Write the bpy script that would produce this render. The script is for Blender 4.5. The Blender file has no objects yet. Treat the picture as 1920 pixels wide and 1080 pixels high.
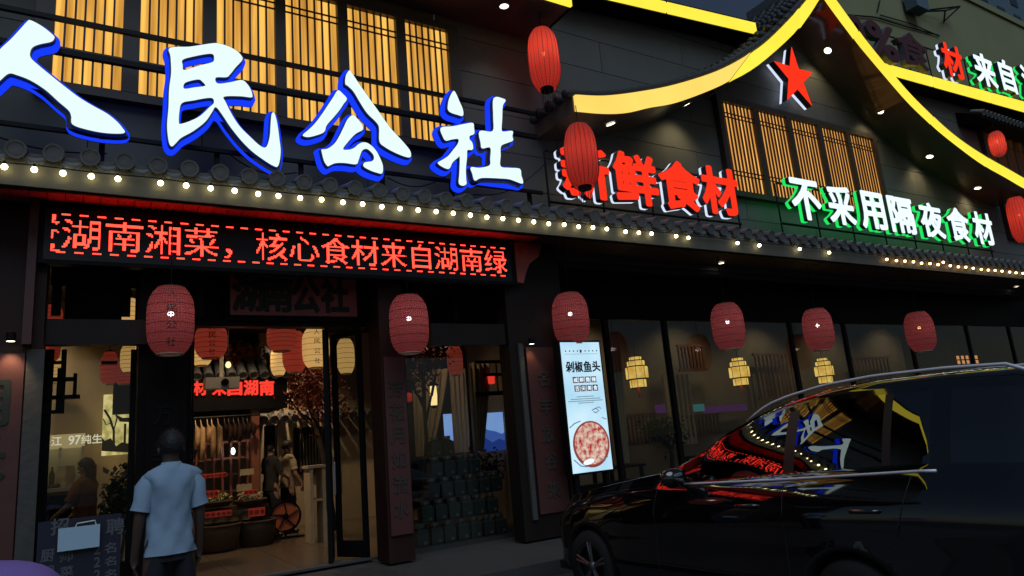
import bpy, bmesh, math, random
import numpy as np
from mathutils import Vector, Matrix
from mathutils.geometry import tessellate_polygon
random.seed(7)
PI = math.pi
S = bpy.context.scene
COL = S.collection

# ------------------------------------------------------------------ camera
CAMZ = 1.5
MW = np.array([[0.8533588, -0.0370851, -0.5200], [0, 0, 0], [0, 0, 0]])
def _basis():
    f = 1300.0; v1 = (3100 - 960, -(633 - 540)); dy = 5500 + 540
    a = np.array([v1[0], v1[1], -f]); dx = -(a[1] * dy + f * f) / a[0]
    u = np.array([dx, dy, -f]); a /= np.linalg.norm(a); u /= np.linalg.norm(u)
    return np.array([a, np.cross(u, a), u])
MW = _basis()
def ray(px, py): return MW @ np.array([px - 960.0, -(py - 540.0), -1300.0])
def at(px, py, Y):
    r = ray(px, py); return Vector(r * (Y / r[1])) + Vector((0, 0, CAMZ))
def atz(px, py, Z):
    r = ray(px, py); return Vector(r * ((Z - CAMZ) / r[2])) + Vector((0, 0, CAMZ))
cam_d = bpy.data.cameras.new('camera'); cam = bpy.data.objects.new('camera', cam_d); COL.objects.link(cam)
cam_d.sensor_width = 36; cam_d.lens = 1300 / 1920 * 36; cam_d.clip_end = 600; cam_d.clip_start = 0.05
m = Matrix([list(MW[0]), list(MW[1]), list(MW[2])]).to_4x4(); m.translation = (0, 0, CAMZ)
cam.matrix_world = m
S.camera = cam

# ------------------------------------------------------------------ sky, dusk light, exposure
w = bpy.data.worlds.new('World'); S.world = w; w.use_nodes = True
nt = w.node_tree; bg = nt.nodes['Background']
sky = nt.nodes.new('ShaderNodeTexSky'); sky.sky_type = 'NISHITA'; sky.sun_disc = False
SUN_EL, SUN_ROT = math.radians(52.0), math.radians(194)
sky.sun_elevation = SUN_EL; sky.sun_rotation = SUN_ROT
nt.links.new(sky.outputs[0], bg.inputs[0]); bg.inputs[1].default_value = 0.022
sd = bpy.data.lights.new('dusk_light', 'SUN'); so = bpy.data.objects.new('dusk_light', sd); COL.objects.link(so)
sd.energy = 1.1; sd.angle = math.radians(50); sd.color = (0.62, 0.80, 1.0)
so.rotation_euler = (math.radians(38), 0, math.radians(-14)); so.location = (-5, -20, 20)
S.view_settings.view_transform = 'Standard'; S.view_settings.look = 'None'
S.view_settings.exposure = 0; S.view_settings.gamma = 1; S.view_settings.use_curve_mapping = False
S.render.engine = 'CYCLES'
S.cycles.use_denoising = True
S.cycles.max_bounces = 7; S.cycles.transparent_max_bounces = 10; S.cycles.caustics_reflective = False
S.cycles.caustics_refractive = False; S.cycles.sample_clamp_indirect = 3.0

# ------------------------------------------------------------------ materials
def mat(name, col, rough=0.6, metal=0.0, var=0.25, scale=6.0, bump=0.0, coat=0.0, spec=0.5, stretch=(1, 1, 1)):
    mt = bpy.data.materials.new(name); mt.use_nodes = True
    n = mt.node_tree; b = n.nodes['Principled BSDF']
    b.inputs['Base Color'].default_value = (*col, 1); b.inputs['Roughness'].default_value = rough
    b.inputs['Metallic'].default_value = metal; b.inputs['Coat Weight'].default_value = coat
    b.inputs['Specular IOR Level'].default_value = spec
    if var > 0 or bump > 0:
        tc = n.nodes.new('ShaderNodeTexCoord'); mp = n.nodes.new('ShaderNodeMapping'); mp.inputs['Scale'].default_value = stretch
        nz = n.nodes.new('ShaderNodeTexNoise'); nz.inputs['Scale'].default_value = scale; nz.inputs['Detail'].default_value = 6
        n.links.new(tc.outputs['Object'], mp.inputs[0]); n.links.new(mp.outputs[0], nz.inputs['Vector'])
        mx = n.nodes.new('ShaderNodeMix'); mx.data_type = 'RGBA'
        mx.inputs[6].default_value = (*[c * (1 - var) for c in col], 1); mx.inputs[7].default_value = (*[min(1, c * (1 + var)) for c in col], 1)
        n.links.new(nz.outputs[0], mx.inputs[0]); n.links.new(mx.outputs[2], b.inputs['Base Color'])
        if bump > 0:
            bp = n.nodes.new('ShaderNodeBump'); bp.inputs['Strength'].default_value = bump; bp.inputs['Distance'].default_value = 0.02
            n.links.new(nz.outputs[0], bp.inputs['Height']); n.links.new(bp.outputs[0], b.inputs['Normal'])
    return mt
def em(name, col, st=1.0, var=0.0, scale=3.0, stretch=(1, 1, 1), col2=None):
    mt = bpy.data.materials.new(name); mt.use_nodes = True
    n = mt.node_tree; n.nodes.remove(n.nodes['Principled BSDF']); out = n.nodes['Material Output']
    e = n.nodes.new('ShaderNodeEmission'); e.inputs[0].default_value = (*col, 1); e.inputs[1].default_value = st
    if var > 0 or col2:
        tc = n.nodes.new('ShaderNodeTexCoord'); mp = n.nodes.new('ShaderNodeMapping'); mp.inputs['Scale'].default_value = stretch
        nz = n.nodes.new('ShaderNodeTexNoise'); nz.inputs['Scale'].default_value = scale; nz.inputs['Detail'].default_value = 3
        n.links.new(tc.outputs['Object'], mp.inputs[0]); n.links.new(mp.outputs[0], nz.inputs['Vector'])
        rp = n.nodes.new('ShaderNodeValToRGB'); rp.color_ramp.elements[0].position = 0.35; rp.color_ramp.elements[1].position = 0.65
        c2 = col2 or tuple(c * (1 - var) for c in col)
        rp.color_ramp.elements[0].color = (*c2, 1); rp.color_ramp.elements[1].color = (*col, 1)
        n.links.new(nz.outputs[0], rp.inputs[0]); n.links.new(rp.outputs[0], e.inputs[0])
    n.links.new(e.outputs[0], out.inputs[0])
    return mt
M = {}
M['wall'] = mat('grey_panel', (0.108, 0.110, 0.104), 0.75, var=0.32, scale=0.8, bump=0.1)
M['wallback'] = mat('wall_backing', (0.03, 0.03, 0.03), 0.9)
M['olive'] = mat('olive_render', (0.25, 0.245, 0.125), 0.9, var=0.12, scale=0.3)
M['bluegrey'] = mat('blue_grey_render', (0.10, 0.15, 0.19), 0.9, var=0.1, scale=0.3)
M['wood'] = mat('dark_wood', (0.016, 0.010, 0.008), 0.5, spec=.25, var=0.45, scale=5, bump=0.2, stretch=(1, 1, .2))
M['redwood'] = mat('red_brown_wood', (0.032, 0.012, 0.009), 0.5, spec=.25, var=0.4, scale=6, bump=0.2, stretch=(1, 1, .2))
M['soffit'] = mat('lacquered_soffit', (0.15, 0.09, 0.06), 0.11, var=0.25, scale=2)
M['plank'] = mat('soffit_plank', (0.10, 0.052, 0.036), 0.45, var=0.4, scale=5, bump=0.2, stretch=(4, 1, 1))
M['redplank'] = mat('red_soffit_plank', (0.60, 0.12, 0.09), 0.35, var=0.35, scale=6, bump=0.2, stretch=(4, 1, 1))
M['black'] = mat('black_metal', (0.007, 0.007, 0.008), 0.45, var=0.2, spec=.12)
M['blackwood'] = mat('black_wood', (0.006, 0.004, 0.004), 0.5, var=0.4, scale=8, bump=0.15, spec=.1)
M['tile'] = mat('grey_roof_tile', (0.105, 0.11, 0.12), 0.55, var=0.4, scale=9, bump=0.3)
M['tiledark'] = mat('dark_verge_tile', (0.022, 0.022, 0.026), 0.6, var=0.4, scale=9, bump=0.3)
M['fascia'] = mat('fascia_board', (0.10, 0.092, 0.072), 0.75, var=0.25, scale=3, bump=0.1)
M['stone'] = mat('grey_stone', (0.065, 0.06, 0.055), 0.8, var=0.3, scale=14, bump=0.3)
M['ground'] = mat('asphalt', (0.03, 0.03, 0.03), 0.8, var=0.3, scale=30, bump=0.3)
M['pave'] = mat('granite_paving', (0.065, 0.06, 0.056), 0.4, var=0.3, scale=20, bump=0.1)
M['floor'] = mat('interior_floor_tile', (0.12, 0.088, 0.062), 0.25, var=0.2, scale=3)
M['joint'] = mat('floor_joint', (0.05, 0.045, 0.04), 0.8)
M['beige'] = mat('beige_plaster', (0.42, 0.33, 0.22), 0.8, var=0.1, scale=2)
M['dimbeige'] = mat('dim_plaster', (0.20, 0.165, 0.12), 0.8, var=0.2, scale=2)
M['ceil'] = mat('dark_ceiling', (0.02, 0.018, 0.016), 0.7)
M['amber'] = em('amber_screen', (1.0, 0.53, 0.10), 1.12, scale=1.0, stretch=(7, 1, .35), col2=(0.42, 0.18, 0.025))
M['amber2'] = em('amber_screen_small', (1.0, 0.50, 0.12), 1.1, scale=1.1, stretch=(9, 1, .5), col2=(0.45, 0.19, 0.04))
M['slat'] = mat('window_slat', (0.050, 0.012, 0.008), 0.5)
M['frame'] = mat('window_frame', (0.040, 0.026, 0.022), 0.5, var=0.3)
M['yellow'] = em('yellow_light_strip', (1.0, 0.84, 0.075), 1.1, scale=.9, stretch=(1, 1, 1), col2=(1.0, 0.78, 0.055))
M['yellow2'] = em('warm_yellow_light_strip', (1.0, 0.72, 0.15), 1.08, scale=.9, stretch=(1, 1, 1), col2=(1.0, 0.66, 0.13))
M['lwhite'] = em('white_letter_face', (0.80, 1.0, 0.98), 1.05)
M['lwhite2'] = em('white_letter_face_small', (0.80, 0.93, 1.0), 1.15)
M['blue'] = em('blue_letter_rim', (0.008, 0.045, 1.0), 1.0)
M['lred'] = em('red_letter_face', (1.0, 0.035, 0.012), 1.05)
M['rimwhite'] = em('white_letter_rim', (0.72, 0.80, 1.0), 1.0)
M['green'] = em('green_letter_rim', (0.015, 0.80, 0.12), 1.05)
M['side'] = mat('letter_side', (0.035, 0.045, 0.06), 0.45, var=0.1)
M['unlit'] = mat('unlit_letter_face', (0.085, 0.022, 0.024), 0.5)
M['unlitside'] = mat('unlit_letter_side', (0.10, 0.11, 0.13), 0.5)
M['bulb'] = em('bulb_glow', (1.0, 0.86, 0.42), 13.0)
M['bulbw'] = em('warm_bulb_glow', (1.0, 0.55, 0.18), 11.0)
M['down'] = em('downlight_glow', (1.0, 0.90, 0.66), 5.0)
M['ring'] = mat('downlight_ring', (0.3, 0.28, 0.22), 0.4)
M['ledface'] = mat('led_panel_face', (0.006, 0.003, 0.003), 0.35, var=0)
M['led'] = em('led_dots', (1.0, 0.035, 0.020), 5.0)
M['chrome'] = mat('satin_chrome', (0.75, 0.75, 0.80), 0.35, 1.0, var=0.03)
M['pillarblack'] = mat('satin_pillar_film', (0.010, 0.009, 0.010), 0.38, var=.1)
M['railmetal'] = mat('brushed_rail_metal', (0.85, 0.85, 0.92), 0.5, 0.35, var=0.03)
M['paint'] = mat('black_car_paint', (0.004, 0.004, 0.005), 0.04, var=0, coat=1.0, spec=0.8)
M['rubber'] = mat('tyre_rubber', (0.014, 0.014, 0.014), 0.75, var=0.2)
M['alloy'] = mat('alloy_rim', (0.32, 0.32, 0.34), 0.3, 0.9, var=0.05)
M['cabin'] = mat('car_cabin', (0.012, 0.012, 0.014), 0.6, var=0.2)
M['white'] = mat('white_plastic', (0.75, 0.75, 0.7), 0.5, var=0.05)
M['cloth_blue'] = mat('pale_blue_cotton', (0.26, 0.36, 0.47), 0.9, var=0.14, scale=7, bump=0.8, stretch=(1, 1, .5))
M['trousers'] = mat('black_cotton', (0.012, 0.012, 0.018), 0.9, var=0.2)
M['skin'] = mat('skin', (0.075, 0.042, 0.030), 0.6, var=0.1)
M['hair'] = mat('black_hair', (0.008, 0.007, 0.007), 0.6, var=0.4, scale=60, bump=0.4)
M['curtain'] = mat('beige_curtain', (0.48, 0.36, 0.23), 0.85, var=0.1)
M['leafred'] = mat('red_maple_leaf', (0.22, 0.045, 0.02), 0.6, var=0.4, scale=20)
M['leafgreen'] = mat('green_leaf', (0.035, 0.06, 0.02), 0.6, var=0.4, scale=20)
M['bark'] = mat('bark', (0.05, 0.035, 0.025), 0.9, var=0.3, scale=20, bump=0.5)
M['ink'] = mat('printed_ink', (0.02, 0.035, 0.06), 0.7, var=0)
M['maroon'] = em('maroon_print', (0.085, 0.02, 0.045), 1.0)
M['poster'] = em('poster_light', (0.62, 0.86, 1.0), 1.02, scale=1.3, col2=(0.40, 0.68, 0.86))
M['basket'] = mat('wicker', (0.06, 0.035, 0.02), 0.8, var=0.4, scale=40, bump=0.5)
M['redpaper'] = mat('red_paper', (0.80, 0.07, 0.05), 0.7, var=0.1)
M['cherry'] = mat('cherry_wood', (0.24, 0.085, 0.050), .45, var=.3, scale=8)
M['sausage'] = mat('cured_sausage', (0.60, 0.38, 0.20), 0.35, var=0.5, scale=12)
M['meat'] = mat('cured_meat', (0.03, 0.014, 0.010), 0.3, var=0.5, scale=12)
M['veg'] = mat('green_vegetables', (0.35, 0.38, 0.14), 0.6, var=0.5, scale=25)
M['card'] = mat('cream_card', (0.50, 0.42, 0.28), 0.8)
M['orange'] = mat('orange_fan_disc', (0.42, 0.11, 0.05), 0.5, var=0.2)
M['gold'] = em('dull_gold_lettering', (0.16, 0.11, 0.08), 0.0)
M['goldpaint'] = mat('faded_gold_paint', (0.060, 0.045, 0.040), 0.7, spec=.2)
M['couplet'] = mat('couplet_board_red', (0.085, 0.026, 0.022), 0.5, var=0.3, scale=5)
M['plaquered'] = mat('plaque_red', (0.42, 0.11, 0.10), .5, var=.2)
M['greentext'] = mat('green_black_lettering', (0.012, 0.02, 0.012), 0.6, var=0)
M['palace'] = em('palace_lantern_silk', (1.0, 0.68, 0.17), 1.15, scale=4, col2=(0.70, 0.38, 0.06))
M['neon'] = em('interior_red_neon', (1.0, 0.05, 0.03), 1.1)
M['purple'] = mat('purple_canvas', (0.20, 0.14, 0.45), 0.6, var=0.1)
M['boarddark'] = mat('recruit_board', (0.012, 0.014, 0.03), 0.5, var=0.2)
M['boardink'] = mat('board_lettering', (0.10, 0.095, 0.11), 0.7, var=0.1)
M['paper'] = mat('pale_paper', (0.42, 0.56, 0.66), 0.85, var=0.05)
M['lampglow'] = em('pendant_glow', (1.0, 0.72, 0.32), 1.6)
M['brick'] = mat('grey_brick', (0.16, 0.15, 0.11), 0.85, var=0.3, scale=10)

def glass(name, tint=(0.9, 0.95, 0.95), amt=0.10, rough=0.0):
    mt = bpy.data.materials.new(name); mt.use_nodes = True; n = mt.node_tree
    n.nodes.remove(n.nodes['Principled BSDF']); out = n.nodes['Material Output']
    t = n.nodes.new('ShaderNodeBsdfTransparent'); t.inputs[0].default_value = (*tint, 1)
    g = n.nodes.new('ShaderNodeBsdfGlossy'); g.inputs['Roughness'].default_value = rough
    fr = n.nodes.new('ShaderNodeFresnel'); fr.inputs[0].default_value = 1.52
    ad = n.nodes.new('ShaderNodeMath'); ad.operation = 'ADD'; ad.inputs[1].default_value = amt; ad.use_clamp = True
    mx = n.nodes.new('ShaderNodeMixShader')
    ge = n.nodes.new('ShaderNodeNewGeometry'); iv = n.nodes.new('ShaderNodeMath'); iv.operation = 'SUBTRACT'; iv.inputs[0].default_value = 1
    n.links.new(ge.outputs['Backfacing'], iv.inputs[1]); ml = n.nodes.new('ShaderNodeMath'); ml.operation = 'MULTIPLY'
    n.links.new(fr.outputs[0], ad.inputs[0]); n.links.new(ad.outputs[0], ml.inputs[0]); n.links.new(iv.outputs[0], ml.inputs[1]); n.links.new(ml.outputs[0], mx.inputs[0])
    n.links.new(t.outputs[0], mx.inputs[1]); n.links.new(g.outputs[0], mx.inputs[2]); n.links.new(mx.outputs[0], out.inputs[0])
    return mt
M['pane'] = glass('window_glass', (0.80, 0.82, 0.80), 0.02)
M['carglass'] = glass('tinted_car_glass', (0.10, 0.12, 0.12), 0.16)
M['jarglass'] = glass('jar_glass', (0.55, 0.62, 0.58), 0.03, 0.08)

def lantern_mat(name, col, glow, net, hole=0.5):
    """thin cloth: shines with its lamp, diamond netting lets the lamp be seen through the holes"""
    mt = bpy.data.materials.new(name); mt.use_nodes = True; n = mt.node_tree
    n.nodes.remove(n.nodes['Principled BSDF']); out = n.nodes['Material Output']
    df = n.nodes.new('ShaderNodeBsdfDiffuse'); df.inputs[0].default_value = (*col, 1)
    tr = n.nodes.new('ShaderNodeBsdfTranslucent'); tr.inputs[0].default_value = (*col, 1)
    m1 = n.nodes.new('ShaderNodeMixShader'); m1.inputs[0].default_value = 0.5
    n.links.new(df.outputs[0], m1.inputs[1]); n.links.new(tr.outputs[0], m1.inputs[2])
    e = n.nodes.new('ShaderNodeEmission'); e.inputs[0].default_value = (*glow, 1); e.inputs[1].default_value = 1
    ad = n.nodes.new('ShaderNodeAddShader'); n.links.new(m1.outputs[0], ad.inputs[0]); n.links.new(e.outputs[0], ad.inputs[1])
    last = ad.outputs[0]
    if net:
        uv = n.nodes.new('ShaderNodeUVMap'); mp = n.nodes.new('ShaderNodeMapping')
        mp.inputs['Rotation'].default_value = (0, 0, PI / 4); mp.inputs['Scale'].default_value = (net, net, 1)
        ck = n.nodes.new('ShaderNodeTexChecker'); ck.inputs['Scale'].default_value = 1.0
        n.links.new(uv.outputs[0], mp.inputs[0]); n.links.new(mp.outputs[0], ck.inputs[0])
        t = n.nodes.new('ShaderNodeBsdfTransparent'); t.inputs[0].default_value = (1, .85, .8, 1)
        mm = n.nodes.new('ShaderNodeMath'); mm.operation = 'MULTIPLY'; mm.inputs[1].default_value = hole
        n.links.new(ck.outputs['Fac'], mm.inputs[0])
        mx = n.nodes.new('ShaderNodeMixShader'); n.links.new(mm.outputs[0], mx.inputs[0])
        n.links.new(last, mx.inputs[1]); n.links.new(t.outputs[0], mx.inputs[2]); last = mx.outputs[0]
    n.links.new(last, out.inputs[0])
    return mt
M['lan_net'] = lantern_mat('netted_red_lantern_cloth', (0.26, 0.060, 0.058), (0.060, 0.010, 0.011), 34, 0.45)
M['lan_bright'] = lantern_mat('bright_red_lantern_cloth', (0.60, 0.10, 0.07), (0.16, 0.010, 0.007), 34, .12)
M['lan_dark'] = lantern_mat('red_lantern_cloth', (0.45, 0.07, 0.055), (0.10, 0.006, 0.005), 34, .12)
M['lan_cream'] = lantern_mat('cream_lantern_cloth', (0.5, 0.38, 0.2), (0.42, 0.26, 0.09), 60, 0.25)
M['lan_in'] = lantern_mat('interior_red_lantern_cloth', (0.35, 0.05, 0.035), (0.13, 0.018, 0.010), 0)
M['lanbulb'] = em('lantern_lamp', (0.85, 0.90, 1.0), 10.0)
M['lanbulbw'] = em('warm_lantern_lamp', (1.0, 0.55, 0.25), 5.0)

# ------------------------------------------------------------------ mesh helpers
class MB:
    def __init__(s): s.v = []; s.f = []; s.smooth = False; s.uv = None
    def add(s, vs, fs):
        b = len(s.v); s.v += [tuple(v) for v in vs]; s.f += [tuple(i + b for i in f) for f in fs]; return s
    def box(s, x0, x1, y0, y1, z0, z1):
        return s.add([(x0, y0, z0), (x1, y0, z0), (x1, y1, z0), (x0, y1, z0), (x0, y0, z1), (x1, y0, z1), (x1, y1, z1), (x0, y1, z1)],
                     [(0, 3, 2, 1), (4, 5, 6, 7), (0, 1, 5, 4), (1, 2, 6, 5), (2, 3, 7, 6), (3, 0, 4, 7)])
    def tube(s, pts, r, n=8, cap=True):
        pts = [Vector(p) for p in pts]; rs = r if isinstance(r, (list, tuple)) else [r] * len(pts)
        vs = []; fs = []
        pa = None
        for i, p in enumerate(pts):
            d = (pts[min(i + 1, len(pts) - 1)] - pts[max(i - 1, 0)]).normalized()
            if pa is None: a = d.cross(Vector((0, 0, 1)) if abs(d.z) < .9 else Vector((1, 0, 0))).normalized()
            else:
                a = pa - d * pa.dot(d); a = a.normalized() if a.length > 1e-4 else d.cross(Vector((1, .3, 0))).normalized()
            pa = a; b = a.cross(d)
            for k in range(n):
                t = 2 * PI * k / n; vs.append(p + (a * math.cos(t) + b * math.sin(t)) * rs[i])
        for i in range(len(pts) - 1):
            for k in range(n):
                k2 = (k + 1) % n; fs.append((i * n + k, i * n + k2, (i + 1) * n + k2, (i + 1) * n + k))
        if cap: fs.append(tuple(range(n))[::-1]); fs.append(tuple((len(pts) - 1) * n + k for k in range(n)))
        return s.add(vs, fs)
    def lathe(s, c, prof, n=24, axis='z', closed=False):
        """prof: list of (r, h) along axis"""
        c = Vector(c); vs = []; fs = []
        for r, h in prof:
            for k in range(n):
                t = 2 * PI * k / n; x, y = r * math.cos(t), r * math.sin(t)
                vs.append(c + (Vector((x, y, h)) if axis == 'z' else Vector((x, h, y)) if axis == 'y' else Vector((h, x, y))))
        m_ = len(prof)
        for i in range(m_ - 1):
            for k in range(n):
                k2 = (k + 1) % n; fs.append((i * n + k, i * n + k2, (i + 1) * n + k2, (i + 1) * n + k))
        if closed: fs.append(tuple(range(n))[::-1]); fs.append(tuple((m_ - 1) * n + k for k in range(n)))
        return s.add(vs, fs)
    def prism(s, loops, y0, y1):
        """polygon (with holes) given as loops of (x, z), extruded from y0 to y1"""
        flat = [p for l in loops for p in l]; n = len(flat)
        tr = tessellate_polygon([[Vector((p[0], p[1], 0)) for p in l] for l in loops])
        vs = [(p[0], y0, p[1]) for p in flat] + [(p[0], y1, p[1]) for p in flat]
        fs = []
        for a, b, c in tr:
            fs.append((a, b, c)); fs.append((a + n, c + n, b + n))
        o = 0
        for l in loops:
            k = len(l)
            for i in range(k):
                j = (i + 1) % k; fs.append((o + i, o + j, o + j + n, o + i + n))
            o += k
        return s.add(vs, fs)
W = {}
def link(o, parent, pos):
    COL.objects.link(o); W[o.name] = Vector(pos)
    if parent is not None:
        o.parent = parent; o.location = Vector(pos) - W[parent.name]
    else: o.location = pos
    return o
def obj(name, mb, mt, parent=None, smooth=False, recalc=True, base=False, label=None, kind=None):
    v = np.array(mb.v, float); c = (v.min(0) + v.max(0)) / 2
    if base: c[2] = v[:, 2].min()
    me = bpy.data.meshes.new(name); me.from_pydata((v - c).tolist(), [], mb.f)
    if recalc:
        bm = bmesh.new(); bm.from_mesh(me); bmesh.ops.recalc_face_normals(bm, faces=bm.faces); bm.to_mesh(me); bm.free()
    me.materials.append(mt if not isinstance(mt, str) else M[mt])
    if smooth: me.shade_smooth()
    o = bpy.data.objects.new(name, me); link(o, parent, c)
    if label: o['label'] = label
    if kind: o['kind'] = kind
    return o
def empty(name, loc, label=None, cat=None, group=None, parent=None):
    o = bpy.data.objects.new(name, None); link(o, parent, loc)
    o.empty_display_size = .1
    tag(o, label, cat, group); return o
def tag(o, label=None, cat=None, group=None, kind=None):
    if label: o['label'] = label
    if cat: o['category'] = cat
    if group: o['group'] = group
    if kind: o['kind'] = kind
    return o
def inst(name, me, pos, parent=None, scale=None, rot=None):
    o = bpy.data.objects.new(name, me); link(o, parent, pos)
    if scale: o.scale = scale
    if rot: o.rotation_euler = rot
    return o
def dup(root, pos, label=None, group=None, scale=None, rot=None):
    r = root.copy(); COL.objects.link(r); r.location = pos; W[r.name] = Vector(pos)
    if label: r['label'] = label
    if group: r['group'] = group
    if scale: r.scale = scale
    if rot is not None: r.rotation_euler = rot
    for ch in [o for o in COL.objects if o.parent == root]:
        c = ch.copy(); COL.objects.link(c); c.parent = r
        for g in [o for o in COL.objects if o.parent == ch]:
            d = g.copy(); COL.objects.link(d); d.parent = c
    return r
def meshof(mb, mt, smooth=False, name='mesh'):
    me = bpy.data.meshes.new(name); me.from_pydata(mb.v, [], mb.f)
    bm = bmesh.new(); bm.from_mesh(me); bmesh.ops.recalc_face_normals(bm, faces=bm.faces); bm.to_mesh(me); bm.free()
    me.materials.append(M[mt]);
    if smooth: me.shade_smooth()
    return me
def box(name, b, mt, parent=None, **k): return obj(name, MB().box(*b), mt, parent, **k)

# glyphs through the built-in font
GC = {}
def glyph(ch, off=0.0, ext=0.05):
    key = (ch, off, ext)
    if key in GC: return GC[key]
    cu = bpy.data.curves.new('glyph', 'FONT'); cu.body = ch; cu.size = 1; cu.offset = off; cu.extrude = ext
    cu.resolution_u = 3
    o = bpy.data.objects.new('glyph', cu); COL.objects.link(o)
    dg = bpy.context.evaluated_depsgraph_get(); dg.update()
    me = bpy.data.meshes.new_from_object(o.evaluated_get(dg))
    v = np.array([x.co[:] for x in me.vertices]); f = [tuple(p.vertices) for p in me.polygons]
    bpy.data.meshes.remove(me); bpy.data.objects.remove(o); bpy.data.curves.remove(cu)
    GC[key] = (v, f); return GC[key]
SD = {}
def sdf(ch, N=84, pad=.12):
    """signed distance field of a character on a grid (em units), so strokes can be thickened cleanly"""
    if ch in SD: return SD[ch]
    v, f = glyph(ch, 0.0, 0.0)
    v2 = v[:, :2]; ec = {}
    tris = [(p[0], p[i], p[i + 1]) for p in f for i in range(1, len(p) - 1)]
    for p in f:
        for i in range(len(p)):
            k = tuple(sorted((p[i], p[(i + 1) % len(p)]))); ec[k] = ec.get(k, 0) + 1
    # edges used by one face are the outline (the flat glyph is one sheet)
    seg = np.array([[v2[a_], v2[b_]] for (a_, b_), c_ in ec.items() if c_ == 1])
    mn_, mx_ = v2.min(0) - pad, v2.max(0) + pad
    gx_ = np.linspace(mn_[0], mx_[0], N); gz_ = np.linspace(mn_[1], mx_[1], N)
    P = np.stack(np.meshgrid(gx_, gz_), -1).reshape(-1, 2)
    A = seg[:, 0]; D = seg[:, 1] - A; L2 = (D ** 2).sum(1) + 1e-12
    t = np.clip(((P[:, None] - A) * D).sum(-1) / L2, 0, 1)
    d = np.sqrt((((A + t[..., None] * D) - P[:, None]) ** 2).sum(-1)).min(1)
    ins = np.zeros(len(P), bool)
    for a_, b_, c_ in tris:
        p0, p1, p2 = v2[a_], v2[b_], v2[c_]
        den = (p1[0] - p0[0]) * (p2[1] - p0[1]) - (p2[0] - p0[0]) * (p1[1] - p0[1])
        if abs(den) < 1e-12: continue
        u_ = ((P[:, 0] - p0[0]) * (p2[1] - p0[1]) - (p2[0] - p0[0]) * (P[:, 1] - p0[1])) / den
        w_ = ((p1[0] - p0[0]) * (P[:, 1] - p0[1]) - (P[:, 0] - p0[0]) * (p1[1] - p0[1])) / den
        ins |= (u_ >= 0) & (w_ >= 0) & (u_ + w_ <= 1)
    F = np.where(ins, -d, d).reshape(N, N)
    SD[ch] = (F, gx_, gz_, v2.min(0), v2.max(0)); return SD[ch]
def contours(F, gx_, gz_, iso):
    """marching squares: closed loops where F = iso"""
    N, K = F.shape; G = F - iso; G = np.where(np.abs(G) < 1e-7, 1e-7, G); nxt = {}; pt = {}
    def ep(key):
        if key in pt: return
        kind, i, j = key
        if kind == 'h': a_, b_ = G[i, j], G[i, j + 1]; t = a_ / (a_ - b_); pt[key] = (gx_[j] + (gx_[j + 1] - gx_[j]) * t, gz_[i])
        else: a_, b_ = G[i, j], G[i + 1, j]; t = a_ / (a_ - b_); pt[key] = (gx_[j], gz_[i] + (gz_[i + 1] - gz_[i]) * t)
    T = {1: [('l', 'b')], 2: [('b', 'r')], 3: [('l', 'r')], 4: [('r', 't')], 5: [('l', 't'), ('r', 'b')], 6: [('b', 't')], 7: [('l', 't')], 8: [('t', 'l')], 9: [('t', 'b')],
         10: [('b', 'l'), ('t', 'r')], 11: [('t', 'r')], 12: [('r', 'l')], 13: [('r', 'b')], 14: [('b', 'l')]}
    I = (G < 0).astype(int)
    code = I[:-1, :-1] + 2 * I[:-1, 1:] + 4 * I[1:, 1:] + 8 * I[1:, :-1]
    for i, j in zip(*np.nonzero((code > 0) & (code < 15))):
        E_ = {'b': ('h', i, j), 't': ('h', i + 1, j), 'l': ('v', i, j), 'r': ('v', i, j + 1)}
        for a_, b_ in T[int(code[i, j])]:
            ka, kb = E_[a_], E_[b_]; ep(ka); ep(kb); nxt.setdefault(ka, []).append(kb)
    loops = []
    while nxt:
        k = next(iter(nxt)); L = [];
        while k in nxt:
            L.append(pt[k]); n_ = nxt[k].pop()
            if not nxt[k]: del nxt[k]
            k = n_
        if len(L) > 5: loops.append(L)
    return loops
def simplify(L, eps):
    def dp(P):
        if len(P) < 3: return P
        a_, b_ = np.array(P[0]), np.array(P[-1]); d = b_ - a_; n_ = np.hypot(*d)
        Q = np.array(P[1:-1]) - a_
        dist = np.abs(Q[:, 0] * d[1] - Q[:, 1] * d[0]) / n_ if n_ > 1e-9 else np.hypot(Q[:, 0], Q[:, 1])
        k = int(dist.argmax())
        if dist[k] < eps: return [P[0], P[-1]]
        return dp(P[:k + 2])[:-1] + dp(P[k + 1:])
    h = len(L) // 2
    return dp(L[:h + 1])[:-1] + dp(L[h:] + [L[0]])[:-1]
BOLD = {}
def bold_glyph(ch, off):
    key = (ch, off)
    if key not in BOLD:
        F, gx_, gz_, a_, b_ = sdf(ch); loops = [simplify(L, .003) for L in contours(F, gx_, gz_, off)]
        loops = [L for L in loops if len(L) > 2 and abs(area(L)) > 4e-4]
        m_ = curve_mesh(loops, 0, 1); v = np.array(m_.v)
        BOLD[key] = (v, m_.f, a_, b_)
    return BOLD[key]
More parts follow.
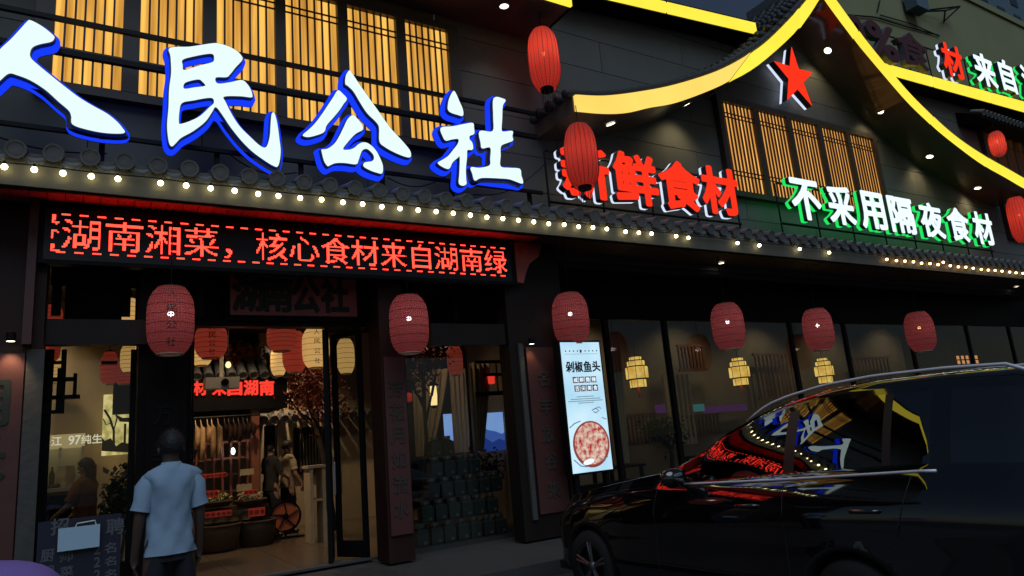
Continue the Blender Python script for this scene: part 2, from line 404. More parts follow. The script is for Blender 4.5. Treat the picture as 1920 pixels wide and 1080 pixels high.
def put_glyph(mb, ch, x0, x1, z0, z1, ya, yb, off=0.0, full=False):
    """glyph set in the XZ plane, facing -Y. off: boldness in em"""
    if off > 0.012:
        v, f, a, b = bold_glyph(ch, off)
        sx_ = (x1 - x0) / (b[0] - a[0]); sz_ = (z1 - z0) / (b[1] - a[1])
        X = x0 + (v[:, 0] - a[0]) * sx_; Z = z0 + (v[:, 2] - a[1]) * sz_; Y = np.where(v[:, 1] < .5, ya, yb)
        mb.add(list(zip(X.tolist(), Y.tolist(), Z.tolist())), f); return
    v0, _ = glyph(ch, 0.0, 0.05)
    if len(v0) == 0: return
    v, f = v0, _
    a, b = v0.min(0), v0.max(0)
    if full: a = np.array([0.02, -0.1, 0]); b = np.array([0.98, 0.86, 0])
    sx_ = (x1 - x0) / (b[0] - a[0]); sz_ = (z1 - z0) / (b[1] - a[1])
    X = x0 + (v[:, 0] - a[0]) * sx_; Z = z0 + (v[:, 1] - a[1]) * sz_
    Y = np.where(v[:, 2] > 0, ya, yb)
    mb.add(list(zip(X.tolist(), Y.tolist(), Z.tolist())), f)
def text_line(mb, s, x0, z0, cw, h, ya, yb, off=0.01, pitch=None):
    x = x0
    for ch in s:
        if ch != ' ': put_glyph(mb, ch, x, x + cw, z0, z0 + h, ya, yb, off, full=True)
        x += pitch or cw

# ------------------------------------------------------------------ ground
GZ = -0.2
obj('ground', MB().add([(-60, -60, GZ), (90, -60, GZ), (90, 120, GZ), (-60, 120, GZ)], [(0, 1, 2, 3)]), 'ground', kind='structure')
tb = MB().box(-8, 3.6, 3.4, 7.6, GZ + .002, -.03).box(-8, 30, 7.604, 10.3, GZ + .002, -.03)
obj('terrace', tb, 'joint', kind='structure')
ter = bpy.data.objects['terrace']
pm = meshof(MB().box(-.297, .297, -.297, .297, -.024, .0), 'pave')
for i in range(14):
    for j in range(10):
        inst('paving_slab', pm, (-4.7 + .6 * i, 4.3 + .6 * j, -.004), ter) if (-4.7 + .6 * i < 3.2 and 4.3 + .6 * j < 9.6) else None

# ------------------------------------------------------------------ the restaurant
YE, YW, YD, YG = 8.2, 9.4, 9.9, 10.4     # eave edge, upper wall, door wall, dining glass
def sx(s, Y): return s * Y
def sz(s, Y): return CAMZ + s * Y
bld = empty('restaurant_building', (9, 9.9, 0), 'two storey restaurant with grey tiled eaves, curved gable and glowing amber screens', 'building')

# upper wall: backing + panels
gl = [(.812, .624), (.885, .632), (.951, .646), (1.021, .671), (1.112, .702), (1.264, .774), (1.410, .857), (1.617, 1.017), (1.739, 1.140), (1.760, 1.163)]
gu = [(.812, .658), (.891, .671), (.993, .701), (1.105, .741), (1.251, .806), (1.371, .875), (1.477, .947), (1.634, 1.079), (1.725, 1.165), (1.760, 1.205)]
rl = [(1.760, 1.163), (1.790, 1.130), (1.881, 1.050), (2.018, .950), (2.118, .884), (2.238, .827), (2.355, .784), (2.485, .744), (2.635, .715), (2.76, .690), (2.86, .68)]
ru = [(1.760, 1.205), (1.815, 1.163), (1.905, 1.080), (2.028, .984), (2.128, .915), (2.253, .853), (2.364, .810), (2.501, .775), (2.654, .747), (2.78, .724), (2.88, .715)]
toW = lambda L: [(a * YE, CAMZ + b * YE) for a, b in L]
def interp(L, x):
    xs = [p[0] for p in L]; ys = [p[1] for p in L]; return float(np.interp(x, xs, ys))
LOWC = toW(gl) + toW(rl)[1:]; UPC = toW(gu) + toW(ru)[1:]
def smoothc(P, n=8):
    out = []
    for i in range(len(P) - 1):
        p0 = P[max(i - 1, 0)]; p1 = P[i]; p2 = P[i + 1]; p3 = P[min(i + 2, len(P) - 1)]
        for k in range(n):
            t = k / n
            out.append(tuple(.5 * ((2 * p1[j]) + (-p0[j] + p2[j]) * t + (2 * p0[j] - 5 * p1[j] + 4 * p2[j] - p3[j]) * t * t + (-p0[j] + 3 * p1[j] - 3 * p2[j] + p3[j]) * t ** 3) for j in (0, 1)))
    out.append(tuple(P[-1])); return out
def walltop(x):
    if x < 12.7: return 9.85
    if x < 18.6: return interp(LOWC, x) + .12
    return 10.55
uw = box('upper_wall', (-6, 27, YW + .03, YW + .23, 4.35, 7.6), 'wallback', bld)
b2 = MB(); xs = np.arange(5.0, 27.01, .25)
for a, b in zip(xs[:-1], xs[1:]):
    ta, tb_ = walltop(a + 1e-4), walltop(b - 1e-4)
    b2.add([(a, YW + .028, 7.6), (b, YW + .028, 7.6), (b, YW + .028, tb_), (a, YW + .028, ta), (a, YW + .228, 7.6), (b, YW + .228, 7.6), (b, YW + .228, tb_), (a, YW + .228, ta)],
           [(0, 1, 2, 3), (7, 6, 5, 4), (3, 2, 6, 7)])
obj('gable_wall', b2, 'wallback', bld)
zr = [4.42] + [6.28 + .665 * k for k in range(-2, 8)]
zr = [4.42, 4.95, 5.61, 6.28, 6.98, 7.66, 8.30, 8.97, 9.66, 10.33, 11.0]
for r in range(len(zr) - 1):
    off = (r % 2) * 1.3
    x = -6.0 - off
    while x < 27:
        xa, xb = max(x + .006, -6), min(x + 3.6 - .006, 27)
        x += 3.6
        if xb - xa < .1: continue
        z0, z1 = zr[r] + .006, zr[r + 1] - .006
        if z0 > 8.6 and xb < 6: continue
        xs = np.linspace(xa, xb, 13); vs = []; ok = False
        tops = [min(z1, walltop(q)) for q in xs]
        keep = [i for i in range(13) if tops[i] > z0 + .02]
        if len(keep) < 2: continue
        vs = []; fs = []
        lo_i, hi_i = keep[0], keep[-1]; xs = xs[lo_i:hi_i + 1]; tops = tops[lo_i:hi_i + 1]
        for i in range(len(xs)):
            t = max(tops[i], z0); vs += [(xs[i], YW, z0), (xs[i], YW, t), (xs[i], YW + .026, z0), (xs[i], YW + .026, t)]
        for i in range(len(xs) - 1):
            a = i * 4; b = a + 4
            fs += [(a, b, b + 1, a + 1), (a + 1, b + 1, b + 3, a + 3), (a, a + 2, b + 2, b)]
        obj('wall_panel', MB().add(vs, fs), 'wall', uw)

def screen_window(name, xs_, z0, z1, Y, nsl, bars, matn, parent, fr=.09, top_extra=.12, sw=.012):
    """a row of glowing lattice screens: frame, and per bay a pane, slats and cross bars"""
    x0, x1 = xs_[0][0], xs_[-1][1]
    wdw = obj(name, MB().box(x0 - fr, x1 + fr, Y - .04, Y + .098, z1, z1 + top_extra).box(x0 - fr, x1 + fr, Y - .04, Y + .098, z0 - .12, z0)
              .box(x0 - fr, x0, Y - .04, Y + .098, z0, z1).box(x1, x1 + fr, Y - .04, Y + .098, z0, z1), 'frame', parent)
    for i in range(len(xs_) - 1):
        box('mullion', (xs_[i][1], xs_[i + 1][0], Y - .045, Y + .095, z0, z1), 'frame', wdw)
    for a, b in xs_:
        box('screen_pane', (a, b, Y + .05, Y + .06, z0, z1), matn, wdw)
        wd = (b - a) / nsl
        for k in range(1, nsl):
            box('slat', (a + k * wd - sw, a + k * wd + sw, Y + .015, Y + .045, z0, z1), 'slat', wdw)
        for zb in bars:
            box('crossbar', (a, b, Y + .0, Y + .0149, zb - .012, zb + .012), 'slat', wdw)
    return wdw
e = [(-.054, .025), (.046, .127), (.146, .231), (.247, .331), (.348, .434), (.451, .534)]
# sill at slope .505 and top at slope .727 of the plane Y = 9.3
Y9 = 9.3
screen_window('upper_window', [(a * Y9, b * Y9) for a, b in e], sz(.505, Y9), sz(.728, Y9), Y9, 7,
              [sz(.690, Y9), sz(.701, Y9), sz(.545, Y9), sz(.556, Y9)], 'amber', bld, fr=.2, top_extra=.12)
gx = [(1353, 1407), (1415, 1466), (1473, 1524), (1531, 1577), (1584, 1630)]
g = []
for k in range(5):
    a = 11.56 + k * 1.16; g.append((a, a + 1.03))
screen_window('gable_window', g, sz(.505, Y9), sz(.727, Y9), Y9, 9,
              [sz(.690, Y9), sz(.700, Y9), sz(.545, Y9), sz(.555, Y9)], 'amber2', bld, fr=.13, top_extra=.14, sw=.017)

# bay roof over the left block: soffit, lit fascia
br = box('bay_soffit', (-6, 6.84, 8.26, YW - .002, 8.60, 8.68), 'soffit', bld)
for k in range(8):
    xa = -6 + k * 1.605
    box('light_panel', (xa + .004, xa + 1.601, 8.20, 8.255, 8.58, 8.90), 'yellow', br)
box('roof_slab', (-6, 6.845, 8.26, YW - .002, 8.682, 9.1), 'blackwood', bld)
box('bay_roof_end', (6.846, 6.87, 8.20, YW-.003, 8.58, 8.96), 'blackwood', bld)

# straight lit strips with the shallow roofs behind them
def strip(pts_lo, pts_hi, Y, nseg, parent, name='roof_strip'):
    (xa, za), (xb, zb) = pts_lo; (xc, zc), (xd, zd) = pts_hi
    rt = obj(name, MB().add([(xa, Y + .06, za - .02), (xb, Y + .06, zb - .02), (xb, Y + .06, zd + .08), (xa, Y + .06, zc + .08),
                             (xa, Y + .75, za - .02), (xb, Y + .75, zb - .02), (xb, Y + .75, zd + .3), (xa, Y + .75, zc + .3)],
                            [(0, 1, 2, 3), (4, 5, 6, 7), (0, 1, 5, 4), (1, 2, 6, 5), (2, 3, 7, 6), (3, 0, 4, 7)]), 'blackwood', parent)
    for k in range(nseg):
        t0, t1 = k / nseg + .004, (k + 1) / nseg - .004
        L = lambda a, b, t: a + (b - a) * t
        v = [(L(xa, xb, t0), L(za, zb, t0)), (L(xa, xb, t1), L(za, zb, t1)), (L(xa, xb, t1), L(zc, zd, t1)), (L(xa, xb, t0), L(zc, zd, t0))]
        obj('light_panel', MB().prism([v], Y, Y + .055), 'yellow', rt)
    return rt
Ys = 8.9
strip([(.80 * Ys, sz(.900, Ys)), (1.431 * Ys, sz(.952, Ys))], [(.80 * Ys, sz(.925, Ys)), (1.431 * Ys, sz(.981, Ys))], Ys, 2, bld, 'upper_roof')
strip([(1.90 * Ys, sz(.962, Ys)), (3.05 * Ys, sz(1.013, Ys))], [(1.90 * Ys, sz(.992, Ys)), (3.05 * Ys, sz(1.056, Ys))], Ys, 3, bld, 'side_roof')

# gable roof: swept soffit, tiles above, lit curved fascia
lo = smoothc(toW(gl), 5); lo2 = smoothc(toW(rl), 5); up = smoothc(toW(gu), 5); up2 = smoothc(toW(ru), 5)
def sweep(P, ya, yb):
    mb = MB(); n = len(P)
    mb.add([(x, ya, z) for x, z in P] + [(x, yb, z) for x, z in P], [(i, i + 1, n + i + 1, n + i) for i in range(n - 1)]); return mb
sof = MB()
n0 = len(lo + lo2[1:]); Lc = lo + lo2[1:]; Uc = up + up2[1:]
def solid(L, U, ya, yb):
    mb = MB(); n = len(L)
    vs = [(x, ya, z) for x, z in L] + [(x, ya, z) for x, z in U] + [(x, yb, z) for x, z in L] + [(x, yb, z) for x, z in U]
    fs = []
    for i in range(n - 1):
        fs += [(i, i + 1, n + i + 1, n + i), (2 * n + i, 3 * n + i, 3 * n + i + 1, 2 * n + i + 1), (i, 2 * n + i, 2 * n + i + 1, i + 1), (n + i, n + i + 1, 3 * n + i + 1, 3 * n + i)]
    fs += [(0, n, 3 * n, 2 * n), (n - 1, 3 * n - 1, 4 * n - 1, 2 * n - 1)]
    return mb.add(vs, fs)
Lh = [(x, z + .004) for x, z in Lc]
groof = obj('gable_roof', solid(Lh, Uc, YE + .06, 10.2), 'soffit', bld)
def seg_between(L, U, i0, i1, matn):
    v = L[i0:i1 + 1] + U[i0:i1 + 1][::-1]
    mb = MB(); n = i1 - i0 + 1
    mb.v = []; vs = [(x, YE, z) for x, z in L[i0:i1 + 1]] + [(x, YE, z) for x, z in U[i0:i1 + 1]] + [(x, YE + .055, z) for x, z in L[i0:i1 + 1]] + [(x, YE + .055, z) for x, z in U[i0:i1 + 1]]
    fs = []
    for i in range(n - 1):
        fs += [(i, i + 1, n + i + 1, n + i), (i, 2 * n + i, 2 * n + i + 1, i + 1), (n + i, n + i + 1, 3 * n + i + 1, 3 * n + i)]
    fs += [(0, n, 3 * n, 2 * n), (n - 1, 3 * n - 1, 4 * n - 1, 2 * n - 1)]
    mb.add(vs, fs); o = obj('light_panel', mb, matn, groof); return o
def cut(L, U, breaks, mats):
    for k in range(len(breaks) - 1):
        a, b = breaks[k], breaks[k + 1]
        LL = [p for p in L[a:b + 1]]; UU = [p for p in U[a:b + 1]]
        d = .022
        LL[0] = (LL[0][0] + d, LL[0][1]); UU[0] = (UU[0][0] + d, UU[0][1]); LL[-1] = (LL[-1][0] - d, LL[-1][1]); UU[-1] = (UU[-1][0] - d, UU[-1][1])
        seg_between(LL, UU, 0, len(LL) - 1, mats[k])
cut(lo, up, [0, 26, 35, 45], ['yellow2', 'yellow', 'yellow'])
cut(lo2, up2, [0, 10, 24, 36, 50], ['yellow', 'yellow', 'yellow', 'yellow'])
# verge tiles on the gable edge: one little barrel per tile, running down the curve
vt = meshof(MB().lathe((0, 0, 0), [(.075, -.16), (.085, -.13), (.085, .10), (.065, .16)], 8, 'x', True), 'tiledark', True)
acc = 0; prev = Uc[0]
tile_rows = MB()
for x, z in Uc[1:]:
    d = math.hypot(x - prev[0], z - prev[1]); 
    k = int(max(1, round(d / .27)))
    for q in range(k):
        t = (q + .5) / k; px_, pz_ = prev[0] + (x - prev[0]) * t, prev[1] + (z - prev[1]) * t
        ang = math.atan2(z - prev[1], x - prev[0])
        inst('verge_tile', vt, (px_, YE + .12, pz_ + .06), groof, rot=(0, -ang, 0))
        if px_ < 14.6:
            for r in range(1, 7): tile_rows.lathe((px_, YE + .12 + .28 * r, pz_ + .09), [(.02, -.15), (.095, -.13), (.095, .12), (.02, .15)], 6, 'x')
    prev = (x, z)
obj('tile_rows', tile_rows, 'tiledark', groof, True, kind='stuff')
box('ridge_tile', (14.25, 14.6, YE - .04, 10.2, CAMZ + 1.205 * YE + .05, CAMZ + 1.205 * YE + .32), 'tile', groof)

# downlights: recessed glowing discs with their beams
def downlight(p, parent, nrm=(0, 0, -1), r=.075, spot=0, col=(1, .84, .55), size=75, glow='down', aim=None):
    q = Vector(nrm).to_track_quat('Z', 'Y')
    ring = MB().lathe((0, 0, 0), [(r, .0), (r + .025, .0), (r + .025, .012), (r, .012)], 20); disc = MB().lathe((0, 0, 0), [(r, .004), (.001, .004)], 20)
    ring.v = [tuple(Vector(p) + q @ Vector(v)) for v in ring.v]; disc.v = [tuple(Vector(p) + q @ Vector(v)) for v in disc.v]
    ro = obj('downlight', ring, 'ring', parent); obj('lamp_disc', disc, glow, ro)
    if spot:
        ld = bpy.data.lights.new('downlight_beam', 'SPOT'); lo_ = bpy.data.objects.new('downlight_beam', ld); COL.objects.link(lo_)
        ld.energy = spot; ld.color = col; ld.spot_size = math.radians(size); ld.spot_blend = 1.0; ld.shadow_soft_size = .12
        lo_.location = Vector(p) + Vector(nrm) * .04
        lo_.rotation_euler = Vector(aim or nrm).to_track_quat('-Z', 'Y').to_euler()
    return ro
for px_, py_ in [(1145, 232), (1288, 195), (1552, 94), (1650, 208), (1743, 293), (1833, 352)]:
    r = ray(px_, py_); lo_t = None
    for k in range(200):
        Y = 8.3 + k * .006; P = r * (Y / r[1])
        if P[2] + CAMZ >= interp(LOWC, P[0]) or Y > 9.2: break
    x = P[0]; dz = (interp(LOWC, x + .1) - interp(LOWC, x - .1)) / .2
    nrm = Vector((dz, 0, -1)).normalized()
    downlight((x, Y, interp(LOWC, x) - .004), groof, nrm, .085, 38, aim=(0, .45, -1), size=115, col=(1, .80, .42))
p = at(945, 8, 8.7); downlight((p.x, 8.7, 8.598), br, r=.075, spot=16, aim=(0, .3, -1), col=(1, .95, .85))

# ------------------------------------------------------------------ lower tiled eave
eave = box('eave_fascia', (-6, 27, 8.26, 8.31, sz(.357, 8.26), sz(.401, 8.26)), 'fascia', bld)
ev = MB().add([(-6, 8.31, 4.83), (27, 8.31, 4.83), (27, YW, 5.02), (-6, YW, 5.02), (-6, 8.31, 4.60), (27, 8.31, 4.60), (27, YW, 4.60), (-6, YW, 4.60)],
              [(0, 1, 2, 3), (4, 7, 6, 5), (0, 4, 5, 1), (3, 2, 6, 7)])
tr = obj('tile_roof', ev, 'blackwood', bld)
R = .092
def barrel(L=.34, r=R, disc=True):
    mb = MB(); n = 10
    vs = []; fs = []
    for i, (y, rr) in enumerate([(0, r), (L, r * .93)]):
        for k in range(n + 1):
            t = PI * k / n; vs.append((rr * math.cos(t), y, rr * math.sin(t)))
    for k in range(n): fs.append((k, k + 1, n + 2 + k, n + 1 + k))
    mb.add(vs, fs)
    if disc:
        mb.lathe((0, 0, .0), [(.001, -.018), (r * .80, -.018), (r * .84, -.028), (r * 1.05, -.028), (r * 1.07, .02), (.001, .02)], 22, 'y')
    return mb
def drip():
    mb = MB(); n = 10; w_ = .135
    vs = []; fs = []
    for k in range(n + 1):
        t = -1 + 2 * k / n; x = w_ * t
        zt = -.055 * (1 - t * t) ; zb = zt - .012 - .075 * (1 - t * t) ** .8
        vs += [(x, 0, zt), (x, -.004, zb), (x, .02, zt), (x, .016, zb), (x, .36, zt + .03)]
    for k in range(n):
        a = 5 * k; b = a + 5
        fs += [(a, b, b + 1, a + 1), (a + 1, b + 1, b + 3, a + 3), (a + 2, a + 3, b + 3, b + 2), (a, a + 4, b + 4, b)]
    return mb.add(vs, fs)
bt0 = meshof(barrel(), 'tile'); bt1 = meshof(barrel(disc=False), 'tile', True); dt0 = meshof(drip(), 'tile', True)
pan = MB(); 
xT = -.087 * YE
tilt = math.radians(14)
k = -16
zD = sz(.406, YE)
while xT + k * .327 < 26.8:
    x = xT + k * .327
    if x > -3.2:
        j = random.uniform(-.006, .006)
        inst('barrel_tile', bt0, (x, YE + .02, zD + j), tr, rot=(tilt, 0, random.uniform(-.03, .03)))
        inst('barrel_tile', bt1, (x, YE + .30, zD + .065 + j), tr, rot=(tilt, 0, 0), scale=(1.04, 1, 1.04))
        inst('barrel_tile', bt1, (x, YE + .60, zD + .14 + j), tr, rot=(tilt, 0, 0), scale=(1.02, 1, 1.04))
        inst('drip_tile', dt0, (x + .1635, YE + .04, zD - .015 + random.uniform(-.006, .006)), tr, rot=(tilt * .8, 0, random.uniform(-.02, .02)))
        inst('drip_tile', dt0, (x + .1635, YE + .34, zD + .06), tr, rot=(tilt, 0, 0))
    k += 1
# soffit under the eave, plank by plank
box('soffit_backing', (-6, 27, 8.33, 10.6, 4.56, 4.592), 'blackwood', bld)
sofp = box('eave_soffit', (-6, 27, 8.312, 8.35, 4.43, 4.55), 'wood', bld)
x = -3.0; 
while x < 26:
    wd = .17 if x < 6 else .3
    box('soffit_plank', (x + .004, x + wd - .004, 8.36, 10.4, 4.535 + random.uniform(-.004, .004), 4.556), 'redplank' if x < 6.0 else 'plank', sofp)
    x += wd

# string of bulbs along the eave: its own thing
st = empty('bulb_string', (8, YE, sz(.379, 8.17)), 'string of small round yellow bulbs fixed under the long tiled eave edge', 'string lights')
bl = MB(); 
bmesh_b = meshof(MB().lathe((0, 0, 0), [(.003, -.029), (.017, -.026), (.027, -.013), (.030, 0), (.027, .013), (.017, .026), (.003, .029)], 12), 'bulb', True)
bmesh_w = meshof(MB().lathe((0, 0, 0), [(.003, -.027), (.016, -.024), (.025, -.013), (.028, 0), (.025, .013), (.016, .024), (.003, .027)], 12), 'bulbw', True)
socket = meshof(MB().lathe((0, 0, 0), [(.012, .03), (.014, .06), (.002, .06)], 8), 'black')
bx = [8, 64, 118, 171, 221, 301, 349, 395, 440, 484, 522, 563, 603, 643, 680, 716, 750, 784, 818, 850, 882, 913, 943, 972, 1001, 1029, 1058, 1085, 1112, 1138, 1173, 1198, 1222, 1268, 1291, 1383, 1424, 1500, 1555]
for p_ in bx:
    x = at(p_, 314 + (p_ - 8) * .1038, 8.19).x
    b = inst('bulb', bmesh_b, (x, 8.19, sz(.379, 8.19) + random.uniform(-.008, .008)), st); inst('socket', socket, (x, 8.19, W[b.name].z), b)
for p_ in [1663, 1681, 1697, 1713, 1728, 1744, 1759, 1770, 1782, 1797, 1811, 1825, 1840, 1853, 1866, 1879, 1893, 1905, 1918]:
    x = at(p_, 487 + (p_ - 1660) * .1, 8.19).x
    b = inst('bulb', bmesh_w, (x, 8.19, sz(.376 if p_ != 1770 else .384, 8.19) + random.uniform(-.008, .008)), st); inst('socket', socket, (x, 8.19, W[b.name].z), b)
obj('cable', MB().tube([(-1.5 + i * .5, 8.215, sz(.387, 8.19) - .012 * (i % 2)) for i in range(52)], .008, 5), 'black', st)

# ------------------------------------------------------------------ rooftop letter signs
YS = 8.5
def catmull(P, n=4):
    m_ = len(P); out = []
    for i in range(m_):
        p0, p1, p2, p3 = P[i - 1], P[i], P[(i + 1) % m_], P[(i + 2) % m_]
        for k in range(n):
            t = k / n
            out.append(tuple(.5 * (2 * p1[j] + (p2[j] - p0[j]) * t + (2 * p0[j] - 5 * p1[j] + 4 * p2[j] - p3[j]) * t * t + (-p0[j] + 3 * p1[j] - 3 * p2[j] + p3[j]) * t ** 3) for j in (0, 1)))
    return out
def area(P): return .5 * sum(P[i - 1][0] * P[i][1] - P[i][0] * P[i - 1][1] for i in range(len(P)))
def grow(P, d):
    """offset a closed loop outwards (ccw) by d"""
    n = len(P); out = []
    for i in range(n):
        a, b, c = Vector(P[i - 1]), Vector(P[i]), Vector(P[(i + 1) % n])
        e1 = (b - a); e2 = (c - b)
        if e1.length < 1e-6 or e2.length < 1e-6: out.append(P[i]); continue
        n1 = Vector((e1.y, -e1.x)).normalized(); n2 = Vector((e2.y, -e2.x)).normalized()
        m_ = n1 + n2
        if m_.length < .3: m_ = n1 * 1.0
        else: m_ = m_ / max(m_.length_squared / 2, .8)
        out.append(tuple(b + m_ * d))
    return out
def curve_mesh(loops, ya, yb, grow_=0.0):
    """closed loops filled by a 2D curve, so holes and thick rims come out clean"""
    cu = bpy.data.curves.new('outline', 'CURVE'); cu.dimensions = '2D'; cu.fill_mode = 'BOTH'; cu.extrude = .05
    for L in loops:
        sp = cu.splines.new('POLY'); sp.points.add(len(L) - 1); sp.use_cyclic_u = True
        for i, p_ in enumerate(L): sp.points[i].co = (p_[0], p_[1], 0, 1)
    o = bpy.data.objects.new('outline', cu); COL.objects.link(o)
    dg = bpy.context.evaluated_depsgraph_get(); dg.update()
    me = bpy.data.meshes.new_from_object(o.evaluated_get(dg))
    mb = MB(); mb.add([(v.co.x, ya if v.co.z > 0 else yb, v.co.y) for v in me.vertices], [tuple(p_.vertices) for p_ in me.polygons])
    bpy.data.meshes.remove(me); bpy.data.objects.remove(o); bpy.data.curves.remove(cu)
    return mb
def tr_(P, ox, oy, s):
    L = []
    for x, y in P:
        q = at(ox + x / s, oy + y / s, YS); L.append((q.x, q.z))
    return L
ren = [tr_([(230,72),(320,120),(400,185),(405,208),(380,230),(300,247),(245,270),(225,310),(232,355),(290,410),(400,500),(500,580),(600,655),(700,715),(800,770),(870,825),(915,875),(930,915),(800,915),(660,890),(545,850),(535,790),(515,745),(440,680),(340,590),(230,520),(130,480),(65,468),(0,520),(-60,575),(-200,700),(-330,800),(-440,850),(-400,770),(-300,660),(-200,540),(-80,390),(0,290),(80,215),(150,140),(200,85)], 0, 20, 4)]
min_o = [(155,118),(300,110),(400,95),(470,85),(520,85),(600,110),(660,145),(692,180),(697,208),(650,260),(610,310),(580,335),(500,338),(510,385),(600,378),(690,360),(730,385),(760,430),(772,470),(765,487),(680,478),(560,482),(575,530),(620,620),(680,710),(760,790),(820,845),(860,867),(885,850),(905,780),(912,680),(920,610),(940,612),(960,690),(975,800),(985,900),(968,1000),(930,1000),(850,950),(770,890),(690,810),(610,710),(550,620),(500,560),(470,600),(420,670),(330,740),(240,790),(200,830),(170,855),(150,830),(138,760),(135,680),(145,560),(150,420),(165,300),(160,180)]
min_h = [[(250,205),(330,180),(440,160),(480,165),(487,195),(475,225),(400,245),(330,265),(258,285),(250,250)], [(262,385),(300,365),(370,352),(400,370),(420,403),(340,415),(262,425)], [(245,530),(330,510),(465,490),(485,530),(450,565),(380,630),(300,670),(240,688),(222,680),(225,600)]]
mn = [tr_(L, 280, 60, 4) for L in [min_o] + min_h]
gA = [(450,233),(475,255),(518,305),(490,350),(450,410),(400,470),(340,540),(320,595),(250,625),(180,640),(140,632),(135,618),(180,580),(240,520),(300,440),(360,350),(400,290),(430,240)]
gB = [(540,55),(560,75),(610,150),(700,280),(800,420),(900,560),(1000,670),(1070,755),(1083,800),(1070,820),(1010,805),(930,770),(860,730),(808,680),(805,560),(780,510),(700,430),(640,340),(580,240),(530,190),(507,170),(512,100)]
gC = [(575,450),(610,480),(650,530),(662,560),(655,580),(600,610),(550,660),(485,745),(530,755),(580,740),(630,700),(680,690),(730,715),(780,770),(820,850),(835,900),(830,960),(790,955),(730,935),(670,900),(672,870),(700,862),(740,855),(760,830),(750,790),(700,745),(660,755),(640,790),(620,850),(600,880),(500,868),(420,870),(370,890),(350,895),(320,850),(298,765),(300,752),(350,745),(410,700),(450,640),(490,560),(530,480)]
gg = [tr_(L, 540, 120, 4.696) for L in (gA, gB, gC)]
sA = [(318,55),(340,90),(370,160),(400,230),(402,290),(350,280),(290,260),(262,235),(258,200),(270,130),(300,65)]
sB = [(190,408),(300,395),(400,375),(495,362),(508,410),(510,465),(470,485),(465,520),(490,550),(500,600),(490,620),(445,625),(440,700),(430,800),(432,900),(435,950),(400,965),(365,940),(370,850),(374,690),(350,700),(300,745),(268,803),(200,780),(162,745),(200,720),(260,680),(310,620),(355,560),(360,515),(300,518),(240,530),(210,490)]
sC = [(700,122),(790,128),(812,150),(785,200),(780,320),(775,430),(800,445),(880,440),(878,490),(885,530),(840,550),(770,585),(765,680),(765,780),(850,795),(950,805),(965,870),(980,920),(970,945),(860,905),(760,895),(590,890),(530,915),(510,905),(495,850),(480,790),(560,795),(660,770),(668,700),(668,598),(590,605),(575,550),(565,440),(690,440),(697,300)]
ss = [tr_(L, 790, 160, 5.143) for L in (sA, sB, sC)]
big = empty('rooftop_sign', (3, YS + .2, 5.0), 'large calligraphic white characters 人民公社 with glowing blue rims above the entrance', 'sign')
for nm, loops in (('ren', ren), ('min', mn), ('gong', gg), ('she', ss)):
    sm = [catmull(L, 4) for L in loops]
    outer = [L if area(L) > 0 else L[::-1] for L in sm]
    holes = []
    if nm == 'min':
        holes = [L[::-1] for L in outer[1:]]; outer = outer[:1]
    lt = obj('letter', curve_mesh(outer + holes, YS, YS + .012), 'lwhite', big)
    gr = [grow(L, .012) for L in outer] + [grow(L, .008) for L in holes]
    obj('letter_side', curve_mesh(gr, YS + .013, YS + .085), 'side', lt)
    gr = [grow(L, .05) for L in outer] + [grow(L, .03) for L in holes]
    rm = curve_mesh([g_ for g_ in gr], YS + .087, YS + .185)
    obj('letter_rim', rm, 'blue', lt)
    obj('letter_back', curve_mesh([g_ for g_ in gr], YS + .187, YS + .20), 'side', lt)
# carrier rails and posts
for s_, r_ in ((.597, .028), (.549, .034), (.437, .025)):
    obj('rail', MB().box(-3, .71 * 8.75, 8.72, 8.72 + 2 * r_, sz(s_, 8.75) - r_, sz(s_, 8.75) + r_), 'black', big)
for x in (-1.9, .05, 1.3, 2.35, 3.5, 4.6, 6.0):
    obj('post', MB().box(x - .03, x + .03, 8.79, 8.84, 4.95, sz(.44, 8.75) + .03), 'black', big)

def letter_sign(name, chars, boxes, Y, d0, d1, face, rim, label, off=.028, grim=.012, frame=True, drop=.45):
    root = empty(name, ((boxes[0][0] + boxes[-1][1]) / 2, Y + d1, boxes[0][2]), label, 'sign')
    for ch, (x0, x1, z0, z1), fm, rmn in zip(chars, boxes, face, rim):
        a = MB(); put_glyph(a, ch, x0, x1, z0, z1, Y, Y + .012, off)
        lt = obj('letter', a, fm, root, recalc=False)
        b = MB(); put_glyph(b, ch, x0, x1, z0, z1, Y + .013, Y + d0, off + .006)
        obj('letter_side', b, 'side' if rmn else 'unlitside', lt, recalc=False)
        if rmn:
            c = MB(); put_glyph(c, ch, x0, x1, z0, z1, Y + d0 + .001, Y + d1, off + grim)
            obj('letter_rim', c, rmn, lt, recalc=False)
            
            if rmn != 'green': d = MB(); put_glyph(d, ch, x0, x1, z0, z1, Y + d1 + .001, Y + d1 + .014, off + grim); obj('letter_back', d, 'side', lt, recalc=False)
    if frame:
        xa, xb = boxes[0][0] - .15, boxes[-1][1] + .25; za = boxes[0][2] - .08; zb = boxes[0][3] - .05
        for z in (za, zb):
            z2 = z + (boxes[-1][2] - boxes[0][2])
            obj('rail', MB().tube([(xa, Y + d1 + .05, z), (xb, Y + d1 + .05, z2)], .022, 6), 'black', root)
        n = int((xb - xa) / 1.1)
        for k in range(n + 1):
            x = xa + (xb - xa) * k / n
            obj('post', MB().tube([(x, Y + d1 + .09, za - drop + (boxes[-1][2] - boxes[0][2]) * k / n), (x, Y + d1 + .09, zb + (boxes[-1][2] - boxes[0][2]) * k / n)], .018, 6), 'black', root)
    return root
def sb(s0, s1, z0, z1, Y): return (s0 * Y, s1 * Y, sz(z0, Y), sz(z1, Y))
Yr = 8.5
